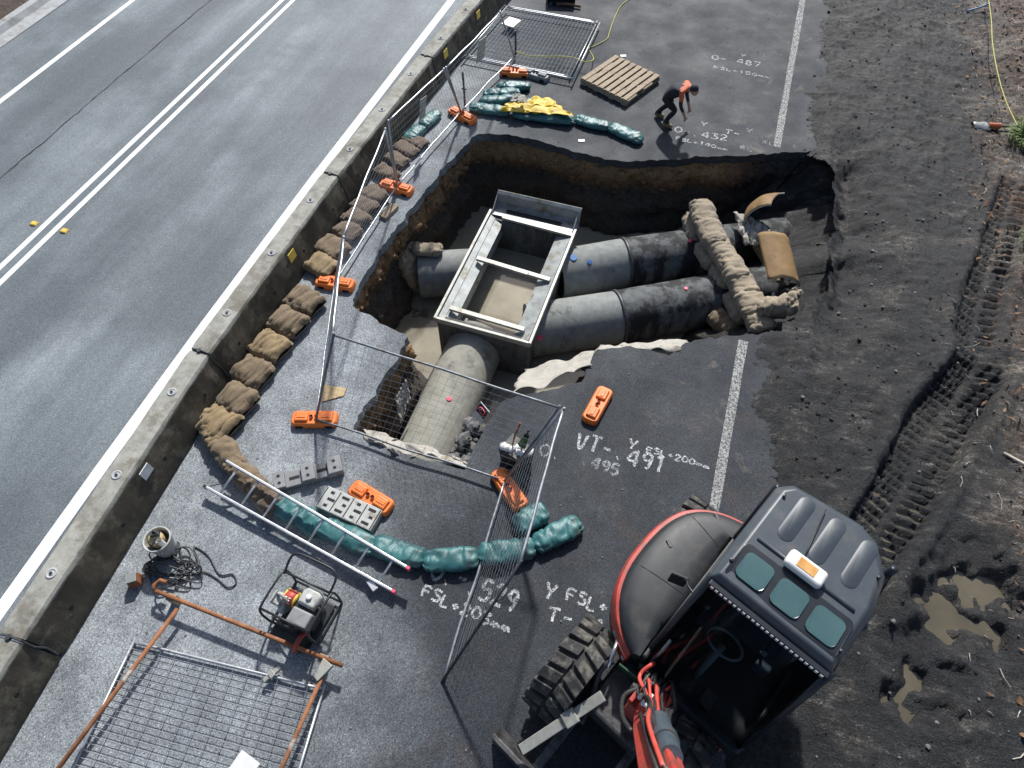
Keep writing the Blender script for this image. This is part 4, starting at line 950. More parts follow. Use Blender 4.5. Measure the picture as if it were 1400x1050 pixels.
# ------------------------------------------------------------------ near side: ladder, bucket, cable, pump
la0, la1 = A(310, 631, .32), A(556, 776, .30); lb0, lb1 = A(283, 667, .14), A(536, 808, .10)
c = (la0 + lb1) / 2; t = thing('ladder', 'aluminium ladder lying across the teal sandbags', 'ladder', (c.x, c.y, 0))
for a, b in ((la0, la1), (lb0, lb1)):
    mb = MB(); mb.bar(a, b, .028, .07); mb.build('rail', M_alu, t, world=True, bevel=.004)
    d = (b - a).normalized()
    for e, s_ in ((a, -1), (b, 1)):
        mb = MB(); mb.bar(e + d * s_ * .0, e + d * s_ * .045, .034, .078); mb.build('end_cap', M_pink if s_ > 0 else M_blk, t, world=True, bevel=.004)
for i in range(8):
    k = .07 + i * .123; mb = MB(); mb.tube([la0.lerp(la1, k), lb0.lerp(lb1, k)], .016, 8); mb.build('rung', M_alu, t, True, world=True)
mb = MB(); mb.tube([lb0 + Vector((.02, .03, 0)), lb0.lerp(la0, .35) + (la1 - la0) * .05, la0.lerp(lb0, .3) + (la1 - la0) * .07], .007, 5); mb.build('strap', M_blk, t, True, world=True)
mb = MB(); p = lb0.lerp(lb1, .91); mb.box((p.x, p.y - .05, p.z - .02), (.14, .07, .05), rz=R(-32)); mb.build('bracket', M_alu, t, world=True, bevel=.004)
# bucket with pump gear
c = A(232, 752); t = thing('bucket', 'dirty white bucket full of pump fittings beside the barrier', 'bucket', (c.x, c.y, .004))
mb = MB(); mb.lathe([(.115, 0), (.13, .15), (.145, .33), (.157, .335), (.157, .36), (.143, .362), (.138, .34), (.12, .12), (.11, .02), (0, .02)], 28); mb.build('shell', M_greyl, t, True)
mb = MB(); mb.lathe([(.08, .02), (.085, .33), (.075, .37), (0, .38)], 16, (-.03, .01, 0)); mb.build('pump_body', M_wood2, t, True)
mb = MB(); mb.tube([(.075, -.02, .1), (.075, -.02, .42)], .034, 14, cap=False); mb.tube([(.075, -.02, .1), (.075, -.02, .42)], .024, 14, cap=False); mb.build('pipe_end', M_white, t, True)
mb = MB(); mb.box((-.03, .04, .40), (.1, .05, .05), rz=.5); mb.tube([(-.08, .0, .36), (-.04, .06, .45), (.03, .05, .4)], .012, 6); mb.build('fitting', M_dpost, t, bevel=.006)
mb = MB(); mb.tube([(.15 * math.cos(a_), .15 * math.sin(a_) * .2 - .12, .33 + .0 * a_ - .10 * math.sin(a_)) for a_ in np.linspace(0, math.pi, 12)], .004, 5); mb.build('handle', M_wire, t, True)
rng = random.Random(11); cc = A(238, 778)
pts = [Vector((c.x, c.y, .40)), Vector((c.x + .02, c.y - .12, .37)), Vector((c.x + .02, c.y - .2, .2))]
for i in range(46):
    a_ = i * 1.13 + rng.random() * .7; r_ = (.12 + .22 * rng.random()); pts.append(Vector((cc.x + r_ * 1.25 * math.cos(a_) + .05 * rng.gauss(0, 1), cc.y + r_ * .75 * math.sin(a_) + .03 * rng.gauss(0, 1), .015 + .05 * rng.random() + .03 * (i % 3))))
for p in ((265, 748), (285, 760), (300, 785), (318, 785), (323, 797), (312, 803), (298, 792), (280, 782), (262, 785)): pts.append(A(*p, .02))
mb = MB(); mb.tube(smooth_path(pts, 7), .0085, 6); o = mb.build('cable', M_hose, None, True); tag(o, 'tangled black electric cable coiled on the asphalt below the bucket', 'cable')
pts = [A(250, 786, .02), A(238, 800, .05), A(216, 804, .06), A(214, 806, .12), A(228, 812, .2)]
mb = MB(); mb.tube(smooth_path(pts, 6), .009, 6); o = mb.build('cable_end', M_hose, None, True); tag(o, 'end of black cable with plug lying over the rusty pipe elbow', 'cable')
mb = MB(); mb.box((A(214, 790).x, A(214, 790).y, .05), (.05, .08, .05), rz=.3); mb.build('plug', M_bluep, o, bevel=.01)
c = A(188, 796); t = thing('steel_wedge', 'small rusty grey steel wedge standing between the barrier and the cable', 'wedge', (c.x, c.y, .004), R(38))
mb = MB(); mb.box((0, 0, .085), (.14, .14, .16), taper=.75); mb.build('block', M_rust, t, bevel=.006); mb = MB(); mb.box((0, 0, .168), (.115, .115, .008)); mb.build('top_plate', M_steel, t, bevel=.002)
# petrol engine pump in a tube frame
pc = A(420, 838); rz = math.atan2(*((A(470, 800) - A(395, 765)).yx)); t = thing('engine_pump', 'small petrol engine in a black tube frame beside the ladder', 'engine', (pc.x, pc.y, .004), rz)
W_, D_, Hh_ = .62, .50, .50
for s_ in (-1, 1):
    mb = MB(); mb.tube(smooth_path([(s_ * W_ / 2, -D_ / 2, .03), (s_ * W_ / 2, -D_ / 2, Hh_ - .1), (s_ * W_ / 2, -D_ / 2 + .08, Hh_), (s_ * W_ / 2, D_ / 2 - .08, Hh_), (s_ * W_ / 2, D_ / 2, Hh_ - .1), (s_ * W_ / 2, D_ / 2, .03), (s_ * W_ / 2, D_ / 2 - .06, .02), (s_ * W_ / 2, -D_ / 2 + .06, .02), (s_ * W_ / 2, -D_ / 2, .03)], 5), .014, 8); mb.build('side_loop', M_blk, t, True)
for y, z in ((-D_ / 2 + .03, Hh_ - .02), (D_ / 2 - .03, Hh_ - .02), (-D_ / 2, .06), (D_ / 2, .06)):
    mb = MB(); mb.tube([(-W_ / 2, y, z), (W_ / 2, y, z)], .013, 8); mb.build('cross_tube', M_blk, t, True)
mb = MB(); mb.tube(smooth_path([(-W_ / 2 + .02, D_ / 2 - .05, Hh_ - .02), (-W_ / 2 + .04, D_ / 2 + .16, Hh_ + .08), (0, D_ / 2 + .19, Hh_ + .1), (W_ / 2 - .04, D_ / 2 + .16, Hh_ + .08), (W_ / 2 - .02, D_ / 2 - .05, Hh_ - .02)], 6), .014, 8); mb.build('push_handle', M_blk, t, True)
mb = MB(); mb.box((.02, -.01, .04), (.5, .4, .03)); mb.build('base_plate', M_blk, t, bevel=.006)
mb = MB(); mb.box((.1, -.04, .22), (.26, .28, .33)); mb.build('engine_block', M_blk, t, bevel=.03, seg=3)
ft_ = [(.0, .0), (.21, -.01), (.235, .15), (.19, .2), (.03, .2), (-.01, .14)]
mb = MB(); mb.prism([(x, y) for x, y in ft_], .38, .465, .03, .03); fu = mb.build('fuel_tank', M_greyl, t, smooth='auto', bevel=.012, seg=3)
mb = MB(); mb.lathe([(.032, .465), (.032, .492), (.025, .498), (0, .498)], 14, (.105, .09, 0)); mb.build('cap', M_white, fu, True)
mb = MB(); mb.box((.11, -.13, .37), (.27, .19, .14), taper=.9); eh = mb.build('engine_cover', M_greyp, t, bevel=.02, seg=3)
for k in range(6):
    mb = MB(); mb.box((-.0 + k * .042, -.222, .36), (.015, .008, .08)); mb.build('fin_slot', M_dark, eh)
mb = MB(); mb.tube([(-.20, .03, .30), (-.06, .03, .30)], .085, 20); pt = mb.build('air_filter', M_red, t, True)
for x in (-.195, -.065):
    mb = MB(); mb.tube([(x - .008, .03, .30), (x + .008, .03, .30)], .088, 20); mb.build('yellow_band', M_yel, pt, True)
mb = MB(); mb.lathe([(.11, -.04), (.13, -.02), (.13, .02), (.11, .04)], 20, (-.2, -.02, .19), 'X'); mb.build('pump_housing', M_greyl, t, True)
mb = MB(); mb.tube(smooth_path([(-.27, .0, .28), (-.25, .0, .42), (-.18, -.01, .44), (-.14, -.03, .4), (-.17, -.06, .37)], 5), .018, 8); mb.build('outlet_hook', M_cloth, t, True)
mb = MB(); mb.box((-.25, -.04, .33), (.12, .14, .12)); mb.build('control_box', M_greyl, t, bevel=.012)
mb = MB(); mb.tube(smooth_path([(-.3, -.2, .1), (-.1, -.24, .2), (.1, -.22, .28), (.2, -.1, .35)], 5), .012, 6); mb.build('fuel_hose', M_hose, t, True)
mb = MB(); mb.tube([(W_ / 2 - .02, -.05, .2), (W_ / 2 - .02, .08, .42)], .02, 8); mb.tube([(W_ / 2 - .04, .0, .3), (W_ / 2 - .08, .05, .4)], .014, 6); mb.build('throttle', M_dpost, t, True)
mb = MB(); mb.lathe([(.04, -.035), (.09, -.035), (.10, -.02), (.10, .02), (.09, .035), (.04, .035)], 20, (.16, -.32, .10), 'X'); wv = mb.build('wheel', M_rubber, t, True)
mb = MB(); mb.tube([(.16 + .06 * 0, -.32 + .118 * math.cos(a_), .10 + .118 * math.sin(a_)) for a_ in np.linspace(.1, 2.6, 14)], .03, 6); mb.build('wheel_guard', M_red, t, True)
mb = MB(); mb.box((.0, -.27, .025), (.5, .2, .02)); mb.build('skid_plate', M_blk, t, bevel=.005)
# letters TE on the red filter
STK = {'T': [[(0, 1), (.7, 1)], [(.35, 1), (.35, 0)]], 'E': [[(.6, 1), (0, 1), (0, 0), (.6, 0)], [(0, .52), (.5, .52)]]}
mb = MB()
for k, ch in enumerate('TE'):
    for st in STK[ch]:
        for (x1, y1), (x2, y2) in zip(st, st[1:]):
            f_ = lambda u, v: (-.175 + v * .07 * 0 + (k * .045) + u * .04, .03 - .088 * math.cos(R(35 + 40 * v)) * 1, .30 + .088 * math.sin(R(35 + 40 * v)))
            mb.tube([f_(x1, y1), f_((x1 + x2) / 2, (y1 + y2) / 2), f_(x2, y2)], .006, 5)
mb.build('lettering', M_white, pt)

# black tub with stakes beside the slanting fence
c = A(706, 630); t = thing('black_tub', 'black tub holding stakes and green gloves behind the slanting fence', 'tub', (c.x, c.y, .004), R(-20))
mb = MB(); mb.box((0, 0, .17), (.34, .26, .34), taper=1.12); mb.build('tub_wall', M_blk, t, bevel=.02)
mb = MB(); mb.box((0, 0, .345), (.34, .26, .01)); mb.build('contents', M_stone, t)
rg_ = random.Random(5); mb = MB()
for k in range(7): rock(mb, (-.14 + .05 * k, .07 * rg_.gauss(0, 1), .36), .045, rg_)
mb.build('rubble_lump', M_white, t, True)
mb = MB(); mb.tube([(-.1, .0, .1), (-.05, .02, .6), (.0, .05, .9)], .014, 6); mb.build('stake', M_rust, t, True)
mb = MB(); mb.tube([(.04, .0, .1), (.09, .02, .6), (.14, .04, .9)], .014, 6); mb.build('stake', M_blk, t, True)
M_glove = mat('green_glove', (.05, .12, .04), (.09, .19, .07), .8, 10)
mb = MB(); mb.grid(lambda u, v: (.06 + .13 * u * .5 + .05 * math.cos(2 * math.pi * v) * (1.2 - u * .5), .02 + .03 * math.sin(2 * math.pi * v), .45 + .32 * u + .01 * nz(u * 9, v * 9)), 8, 12, True); mb.build('glove', M_glove, t, True)

# road markers
for (p, lab) in (((47, 306), 'yellow raised road marker left of the double centre line'), ((88, 316), 'yellow raised road marker right of the double centre line')):
    a = A(*p); t = thing('road_marker', lab, 'road marker', (a.x, a.y, .0035), 0, 'yellow raised road markers'); mb = MB(); mb.box((0, 0, .012), (.13, .10, .024), taper=.65); mb.build('body', M_yel, t, bevel=.006)
    for s_ in (-1, 1):
        mb = MB(); mb.box((0, s_ * .043, .013), (.07, .006, .014)); mb.build('reflector', M_amber, t)

# ------------------------------------------------------------------ sprayed survey marks
G_ = {'0': [[(.3, 0), (.02, .3), (.05, .75), (.3, 1), (.55, .75), (.58, .3), (.3, 0)]], '1': [[(.1, .8), (.3, 1), (.3, 0)]], '2': [[(.0, .8), (.25, 1), (.52, .8), (.4, .5), (0, 0), (.6, .02)]],
      '3': [[(.0, .95), (.55, .95), (.25, .6), (.55, .35), (.4, .03), (0, .08)]], '4': [[(.45, 0), (.45, 1), (0, .35), (.62, .35)]], '5': [[(.55, 1), (.1, 1), (.05, .58), (.45, .6), (.55, .25), (.3, 0), (0, .08)]],
      '7': [[(0, 1), (.58, 1), (.2, 0)]], '8': [[(.3, .52), (.05, .75), (.3, 1), (.55, .75), (.3, .52), (.02, .25), (.3, 0), (.58, .25), (.3, .52)]], '9': [[(.55, .7), (.3, .5), (.05, .72), (.3, 1), (.55, .8), (.5, .3), (.35, 0)]],
      'F': [[(0, 0), (0, 1), (.55, 1)], [(0, .55), (.42, .55)]], 'S': [[(.55, .9), (.25, 1), (.03, .78), (.5, .42), (.5, .1), (.2, 0), (0, .1)]], 'L': [[(0, 1), (0, 0), (.5, 0)]], '+': [[(.28, .2), (.28, .75)], [(.02, .48), (.55, .48)]],
      'm': [[(0, 0), (.05, .5), (.2, .5), (.28, 0), (.34, .48), (.5, .48), (.6, 0)]], 'Y': [[(0, 1), (.28, .5), (.56, 1)], [(.28, .5), (.26, 0)]], 'T': [[(0, 1), (.62, 1)], [(.3, 1), (.28, 0)]], '-': [[(.05, .5), (.5, .5)]], '.': [[(.15, .02), (.22, .06)]],
      'V': [[(0, 1), (.28, 0), (.56, 1)]], 'R': [[(0, 0), (0, 1), (.5, .85), (.0, .5), (.5, 0)]], 'O': [[(.3, 0), (.02, .3), (.05, .75), (.3, 1), (.55, .75), (.58, .3), (.3, 0)]], 'X': [[(0, 0), (.5, 1)], [(0, 1), (.5, 0)]], 'U': [[(0, 1), (.05, .2), (.3, 0), (.5, .2), (.55, 1)]], ' ': []}
def spray(text, p1, p2, hpx, lab, wd=.034, mt=None, sd=0):
    a, b = A(*p1), A(*p2); u = (b - a); L = u.length; u.normalize(); v = Vector((-u.y, u.x, 0)); h = hpx
    adv = L / len(text); r_ = random.Random(len(text) * 7 + sd); c0_ = (a + b) / 2
    root = thing('survey_mark', lab, 'survey mark', (c0_.x, c0_.y, .009))
    for i, ch in enumerate(text):
        ox, oy = i * adv, .06 * h * r_.gauss(0, 1); cw = adv * .80; mb = MB()
        for st in G_[ch]:
            P = [a + u * (ox + x * cw / .6 * .92) + v * (y * h * (.6 if ch == 'm' else 1) + oy) for x, y in st]
            P = smooth_path(P, 5) if len(P) > 2 else [P[0].lerp(P[1], k / 4) for k in range(5)]
            vs = []
            for k, p in enumerate(P):
                d = (P[min(k + 1, len(P) - 1)] - P[max(k - 1, 0)]); d = d.normalized() if d.length > 1e-6 else u; n = Vector((-d.y, d.x, 0)) * wd * .5 * (1 + .35 * nz(k * .8 + i * 5, sd)) * (1.0 if ch != '.' else 1.5)
                j = Vector((nz(k * .5, i), nz(i, k * .5), 0)) * .012
                for q in (p - n + j, p + n + j): vs.append((q.x - c0_.x, q.y - c0_.y, .0005 * (i % 3)))
            mb.add(vs, [(2 * k, 2 * k + 2, 2 * k + 3, 2 * k + 1) for k in range(len(P) - 1)])
        if mb.v: mb.build('letter', mt or M_spray, root)
    return root
spray('O-.487', (973, 82), (1042, 92), .17, 'sprayed white number O-.487 at the top right of the asphalt', .028, sd=1)
spray('FSL+150mm', (976, 94), (1054, 108), .10, 'sprayed white letters FSL+150mm at the top right of the asphalt', .02, sd=2)
spray('Y', (1012, 77), (1022, 79), .1, 'tiny sprayed white tick above the number O-.487', .022, sd=3)
spray('O-.432', (922, 181), (997, 194), .17, 'sprayed white number O-.432 at the far edge of the excavation', .028, sd=4)
spray('FSL+140mm', (924, 191), (996, 207), .09, 'sprayed white letters FSL+140mm at the far edge of the excavation', .02, sd=5)
spray('Y', (958, 172), (970, 174), .13, 'sprayed white tick above the number O-.432', .024, sd=6)
spray('T-', (991, 183), (1014, 188), .13, 'sprayed white letter T and dash right of the number O-.432', .026, sd=7)
spray('Y', (1020, 181), (1032, 183), .13, 'sprayed white tick beside the worn white line, far side', .022, M_sprayf, 8)
spray('RL', (1012, 204), (1032, 208), .09, 'faint sprayed letters RL at the far edge of the excavation', .02, M_sprayf, 9)
spray('XL', (1042, 196), (1062, 200), .09, 'faint sprayed letters XL beside the worn white line, far side', .02, M_sprayf, 10)
spray('VT-.491', (786, 612), (911, 651), .24, 'large sprayed white marking VT-.491 below the lone orange foot', .038, sd=11)
spray('Y', (858, 612), (874, 617), .15, 'sprayed white tick above the marking VT-.491', .03, sd=12)
spray('FSL+200mm', (884, 619), (971, 642), .09, 'sprayed white letters FSL+200mm leading to the worn white line', .022, sd=13)
spray('.495', (795, 634), (846, 653), .16, 'faint sprayed number .495 below the marking VT-.491', .034, M_sprayf, 14)
spray('O.', (737, 622), (772, 630), .18, 'sprayed white letter O and dot beside the slanting fence', .03, M_sprayf, 15)
spray('O.-.529', (588, 790), (706, 838), .24, 'large sprayed white number O.-.529 below the teal sandbags', .04, sd=16)
spray('FSL+203mm', (576, 815), (698, 868), .13, 'sprayed white letters FSL+203mm crossed by the slanting fence', .03, sd=17)
spray('Y', (743, 815), (763, 822), .19, 'sprayed white tick between the fence and the excavator', .034, sd=18)
spray('FSL+', (774, 820), (832, 842), .14, 'sprayed white letters FSL+ running up to the excavator', .03, sd=19)
spray('T-.4', (748, 848), (828, 868), .15, 'sprayed white marking T-.4 beside the excavator tyre', .03, sd=20)

# ------------------------------------------------------------------ wheeled excavator
EX = thing('excavator', 'red and black wheeled excavator with grey cab roof at the bottom of the picture', 'excavator', (1.17, 2.10, 0.004), R(155.8))
def P_(name, mb, mt, par=EX, **k): return mb.build(name, mt, par, **k)
# undercarriage and wheels
mb = MB(); mb.box((0, 0, .55), (.62, 2.3, .32)); P_('chassis', mb, M_grime, bevel=.03)
for y in (.92, -.95):
    mb = MB(); mb.tube([(-.55, y, .47), (.62, y, .47)], .09, 12); P_('axle', mb, M_grime, smooth=True)
def wheel(x, y, s_):
    K = 1.14; wd = .40; zc = .53
    mb = MB(); mb.lathe([(.26 * K, -wd / 2), (.40 * K, -wd / 2 - .005), (.435 * K, -wd / 2 + .03), (.445 * K, 0), (.435 * K, wd / 2 - .03), (.40 * K, wd / 2 + .005), (.26 * K, wd / 2)], 40, (x, y, zc), 'X'); w_ = P_('wheel', mb, M_rubber, smooth=True)
    mb = MB(); mb.lathe([(.05, -wd / 2 + .06), (.24 * K, -wd / 2 + .05), (.268 * K, -wd / 2 + .01), (.268 * K, wd / 2 - .01), (.24 * K, wd / 2 - .05), (.05, wd / 2 - .06)], 28, (x, y, zc), 'X'); P_('rim', mb, M_red, w_, smooth=True)
    for k in range(20):
        t0 = 2 * math.pi * k / 20
        for sd_ in (-1, 1):
            mb = MB(); vs = []; off = .0 if sd_ < 0 else .5
            for e, (xx, dt) in enumerate(((.012, .0), (wd / 2 + .006, .55))):
                tt = t0 + (off + dt * .55) * 2 * math.pi / 20
                for rr, dw in ((.43 * K, .066), (.478 * K, .054)):
                    for sg in (-1, 1):
                        a_ = tt + sg * dw / rr * (1 if e == 0 else 1.05)
                        vs.append((x + sd_ * xx, y + rr * math.sin(a_), zc + rr * math.cos(a_)))
            mb.add(vs, [(0, 1, 3, 2), (4, 6, 7, 5), (2, 3, 7, 6), (0, 4, 5, 1), (0, 2, 6, 4), (1, 5, 7, 3)]); P_('tread_lug', mb, M_rubber, w_, bevel=.006)
    for k in range(8):
        a_ = k * math.pi / 4; mb = MB(); xx = x + s_ * (wd / 2 - .045); mb.tube([(xx, y + .12 * math.cos(a_), zc + .12 * math.sin(a_)), (xx + s_ * .03, y + .12 * math.cos(a_), zc + .12 * math.sin(a_))], .014, 6); P_('wheel_nut', mb, M_grime, w_)
for x, y, s_ in ((.60, .96, 1), (-.62, .96, -1), (.56, -.92, 1), (-.58, -.92, -1)): wheel(x, y, s_)
# dozer blade at the front and its arms
mb = MB(); pr_ = [(1.84, .05), (1.96, .02), (1.88, .25), (1.96, .46), (1.91, .46), (1.80, .26)]; vs = [(x, y, z) for x in (-.8, .8) for y, z in pr_]; n = len(pr_)
mb.add(vs, [tuple(range(n)), tuple(range(2 * n - 1, n - 1, -1))] + [(i, n + i, n + (i + 1) % n, (i + 1) % n) for i in range(n)]); P_('dozer_blade', mb, M_grime, bevel=.008)
for x in (-.3, .3):
    mb = MB(); mb.bar((x, 1.05, .48), (x, 1.84, .3), .09, .13); P_('blade_arm', mb, M_grime, bevel=.01)
# grey step bar and strut between wheel and boom
mb = MB(); mb.bar((.22, 1.02, .96), (.50, 1.85, .62), .10, .05); mb.bar((.31, 1.3, .88), (.35, 1.42, .83), .14, .05); P_('step_bar', mb, M_steel2, bevel=.006)
mb = MB(); mb.tube([(.34, .8, 1.0), (.42, .55, 1.05)], .022, 8); P_('grab_rail', mb, M_chrome, smooth=True)
mb = MB(); mb.tube(smooth_path([(.34, .72, 1.0), (.38, .85, .95), (.3, 1.05, .8), (.22, 1.3, .7)], 5), .03, 8); P_('knuckle_hose', mb, M_hose, smooth=True)
# slew ring and upper deck
mb = MB(); mb.lathe([(.48, .68), (.5, .72), (.5, .8), (.45, .84)], 32); P_('slew_ring', mb, M_grime, smooth=True)
def hull(off):
    pts = []
    # right-hand front, round the rear, to the left side (counter-clockwise)
    for (x, y) in [(.26, .62), (.50, .50), (.70, .27), (.80, -.02), (.825, -.35), (.80, -.68), (.70, -.95), (.52, -1.14), (.25, -1.25), (-.1, -1.29), (-.45, -1.25), (-.68, -1.12), (-.80, -.9), (-.84, -.5), (-.84, .2), (-.80, .55), (-.6, .75), (-.1, .78)]:
        pts.append((x + off * x / abs(x + 1e-6) * min(1, abs(x) * 1.5), y + off * (1 if y > 0 else -1) * min(1, abs(y))))
    return pts[::-1]
def fine(poly, n=5):
    Q = smooth_path([Vector((x, y, 0)) for x, y in poly + poly[:1]], n)[:-1]; return [(p.x, p.y) for p in Q]
hp = fine(hull(0)); area = sum(hp[i - 1][0] * hp[i][1] - hp[i][0] * hp[i - 1][1] for i in range(len(hp)))
if area < 0: hp = hp[::-1]
mb = MB(); mb.prism(hp, .80, .90); P_('deck', mb, M_navy, smooth='auto')
# black engine hood: right-hand and rear part of the hull, domed
hood = [(.25, .60), (.13, .05), (.13, -1.0), (-.8, -1.0), (-.74, -1.08), (-.45, -1.22), (-.1, -1.26), (.25, -1.22), (.50, -1.11), (.68, -.93), (.775, -.67), (.80, -.35), (.775, -.03), (.68, .24), (.49, .46)]
hf = hood[:]; ar = sum(hf[i - 1][0] * hf[i][1] - hf[i][0] * hf[i - 1][1] for i in range(len(hf)))
if ar < 0: hf = hf[::-1]
def hood_mesh():
    mb = MB(); nu, nv = 26, 26
    # rounded shell in plan: outer curve on the right and rear, straight inner side along the cab
    oc = smooth_path([Vector((x, y, 0)) for x, y in [(.25, .60), (.49, .46), (.68, .24), (.775, -.03), (.80, -.35), (.775, -.67), (.68, -.93), (.50, -1.11), (.25, -1.22), (-.1, -1.26), (-.45, -1.22), (-.74, -1.08)]], 4)
    ic = [Vector((.17 - (0 if k < .62 else (k - .62) / .38 * .9), .58 - (k / .62 * 1.55 if k < .62 else 1.55), 0)) for k in [i / (len(oc) - 1) for i in range(len(oc))]]
    vs = []
    prof = [(0, .88), (0, 1.10), (.012, 1.16), (.05, 1.21), (.13, 1.245), (.3, 1.27), (.5, 1.285), (.72, 1.29), (.93, 1.29), (1.0, 1.26), (1.0, .88)]
    for i in range(len(oc)):
        fz = 1 - .10 * max(0, 1 - i / 8)
        for u, z in prof: p = oc[i].lerp(ic[i], u); vs.append((p.x, p.y, .88 + (z - .88) * fz))
    n = len(prof); mb.add(vs, [(i * n + j, i * n + j + 1, (i + 1) * n + j + 1, (i + 1) * n + j) for i in range(len(oc) - 1) for j in range(n - 1)] + [tuple(range(n)), tuple((len(oc) - 1) * n + j for j in range(n - 1, -1, -1))])
    return mb, oc
mb, oc = hood_mesh(); HD = P_('engine_hood', mb, M_black, smooth='auto', angle=50)
# panel seams, latches and rear grille on the hood
def on_hood(i, u, dz=0):
    ic_ = Vector((.17 - (0 if i / (len(oc) - 1) < .62 else (i / (len(oc) - 1) - .62) / .38 * .9), .58 - (i / (len(oc) - 1) / .62 * 1.55 if i / (len(oc) - 1) < .62 else 1.55), 0))
    p = oc[i].lerp(ic_, u); z = float(np.interp(u, [0, .012, .05, .13, .3, .5, .72, 1], [1.10, 1.16, 1.21, 1.245, 1.27, 1.285, 1.29, 1.29])); return Vector((p.x, p.y, .88 + (z - .88) * (1 - .10 * max(0, 1 - i / 8)) + dz))
for i in (13, 24, 34):
    mb = MB(); mb.tube([on_hood(i, u, .0005) for u in (.015, .04, .1, .2, .35, .5, .7, .85, .93)], .0045, 5); P_('panel_seam', mb, M_dark, HD)
for i, u in ((18, .3), (28, .25)):
    p = on_hood(i, u, .006); mb = MB(); mb.box(p, (.09, .035, .014), rz=R(-30)); P_('latch', mb, M_grime, HD, bevel=.005)
for k in range(9):
    mb = MB(); mb.tube([on_hood(36 + int(k * .6), .22 + .05 * k, .002), on_hood(38 + int(k * .6), .26 + .05 * k, .002), on_hood(40 + int(k * .3), .3 + .05 * k, .002)], .005, 5); P_('grille_slat', mb, M_dark, HD)
# red band round the outer edge of the hood
mb = MB(); vs = []
for i, p in enumerate(oc):
    q = oc[min(i + 1, len(oc) - 1)] - oc[max(i - 1, 0)]; n_ = Vector((q.y, -q.x, 0)).normalized(); n_ = n_ if n_.dot(p - Vector((0, -.3, 0))) > 0 else -n_
    k = i / (len(oc) - 1)
    for o_, z in ((.012, .86), (.035, .92), (.04, 1.13), (.015, 1.185), (-.02, 1.19)): vs.append((p.x + n_.x * o_, p.y + n_.y * o_, z - .06 * max(0, 1 - i / 8)))
mb.add(vs, [(i * 5 + j, (i + 1) * 5 + j, (i + 1) * 5 + j + 1, i * 5 + j + 1) for i in range(len(oc) - 1) for j in range(4)] + [tuple(range(5))]); RB = P_('red_band', mb, M_red, smooth='auto', angle=50)
mb = MB(); mb.bar((.25, .63, .98), (.40, .56, .98), .05, .2); P_('band_end', mb, M_red, bevel=.01)
mb = MB(); mb.tube([(.452, .50, 1.0), (.466, .525, 1.0)], .055, 18); P_('badge', mb, M_tealb, smooth='auto')
mb = MB(); mb.bar((.272, .648, .99), (.31, .628, .99), .012, .05); P_('lamp', mb, M_white)
# mirror
mb = MB(); mb.tube(smooth_path([(.14, .02, 1.9), (.22, -.02, 1.86), (.26, -.08, 1.8), (.3, -.06, 1.72)], 5), .012, 6); MR = P_('mirror_arm', mb, M_navy, smooth=True)
mb = MB(); mb.box((.32, -.08, 1.68), (.16, .03, .22), rz=R(20)); P_('mirror', mb, M_black, MR, bevel=.012)
# cab
zr = 2.60; cx0, cx1, cy0, cy1 = -.95, .14, -1.12, .08
roof = [(cx0 + .02, cy1), (cx0 - .02, cy1 - .6), (cx0 + .04, cy0 + .25), (cx0 + .22, cy0 + .02), (cx0 + .40, cy0 - .04), (cx1 - .1, cy0 + .02), (cx1, cy0 + .14), (cx1 + .01, cy1 - .4), (cx1, cy1)]
ar = sum(roof[i - 1][0] * roof[i][1] - roof[i][0] * roof[i - 1][1] for i in range(len(roof)))
if ar < 0: roof = roof[::-1]
mb = MB(); mb.prism(roof, zr - .10, zr, .07, .07); RF = P_('cab_roof', mb, M_roof, smooth='auto', bevel=.015, seg=3)
for k in range(3):
    x = cx0 + .26 + k * .28; y0, y1 = cy0 + .15, cy0 + .50
    mb = MB(); pl = [(x + .07 * math.cos(a_), y1 + .07 * math.sin(a_)) for a_ in np.linspace(0, math.pi, 7)] + [(x + .07 * math.cos(a_), y0 + .07 * math.sin(a_)) for a_ in np.linspace(math.pi, 2 * math.pi, 7)]
    mb.prism(pl, zr - .005, zr + .008, .010, .006); P_('roof_rib', mb, M_roof, RF, smooth='auto')
mb = MB(); mb.tube([(cx0 + .12, cy1 - .5, zr + .0), (cx1 - .12, cy1 - .51, zr + .004)], .018, 8); P_('roof_ridge', mb, M_roof, RF, smooth=True)
# roof window: dark frame and three tinted panes, sloping to the front
sl_ = lambda y: zr + .006 - max(0, (y - (cy1 - .14))) * .3
def slab_(x0, x1, y0, y1, up, th):
    mb = MB(); r_ = .05; pl = []
    for (cx, cy, a0) in ((x1 - r_, y1 - r_, 0), (x0 + r_, y1 - r_, 90), (x0 + r_, y0 + r_, 180), (x1 - r_, y0 + r_, 270)):
        for k in range(4): a_ = R(a0 + 30 * k); pl.append((cx + r_ * math.cos(a_), cy + r_ * math.sin(a_)))
    n = len(pl); vs = [(x, y, sl_(y) + up - th) for x, y in pl] + [(x, y, sl_(y) + up) for x, y in pl]
    mb.add(vs, [tuple(range(n, 2 * n)), tuple(range(n - 1, -1, -1))] + [(i, (i + 1) % n, n + (i + 1) % n, n + i) for i in range(n)]); return mb
P_('window_frame', slab_(cx0 + .07, cx1 - .07, cy1 - .42, cy1 - .06, .012, .09), M_navy, RF, bevel=.004)
wdt = (cx1 - cx0 - .14 - .06) / 3
for k in range(3):
    x0 = cx0 + .095 + k * (wdt + .008); P_('window_pane', slab_(x0 + .015, x0 + wdt - .035, cy1 - .365, cy1 - .12, .018, .01), M_glassr, RF)
bc = (cx0 + cx1) / 2 + .08
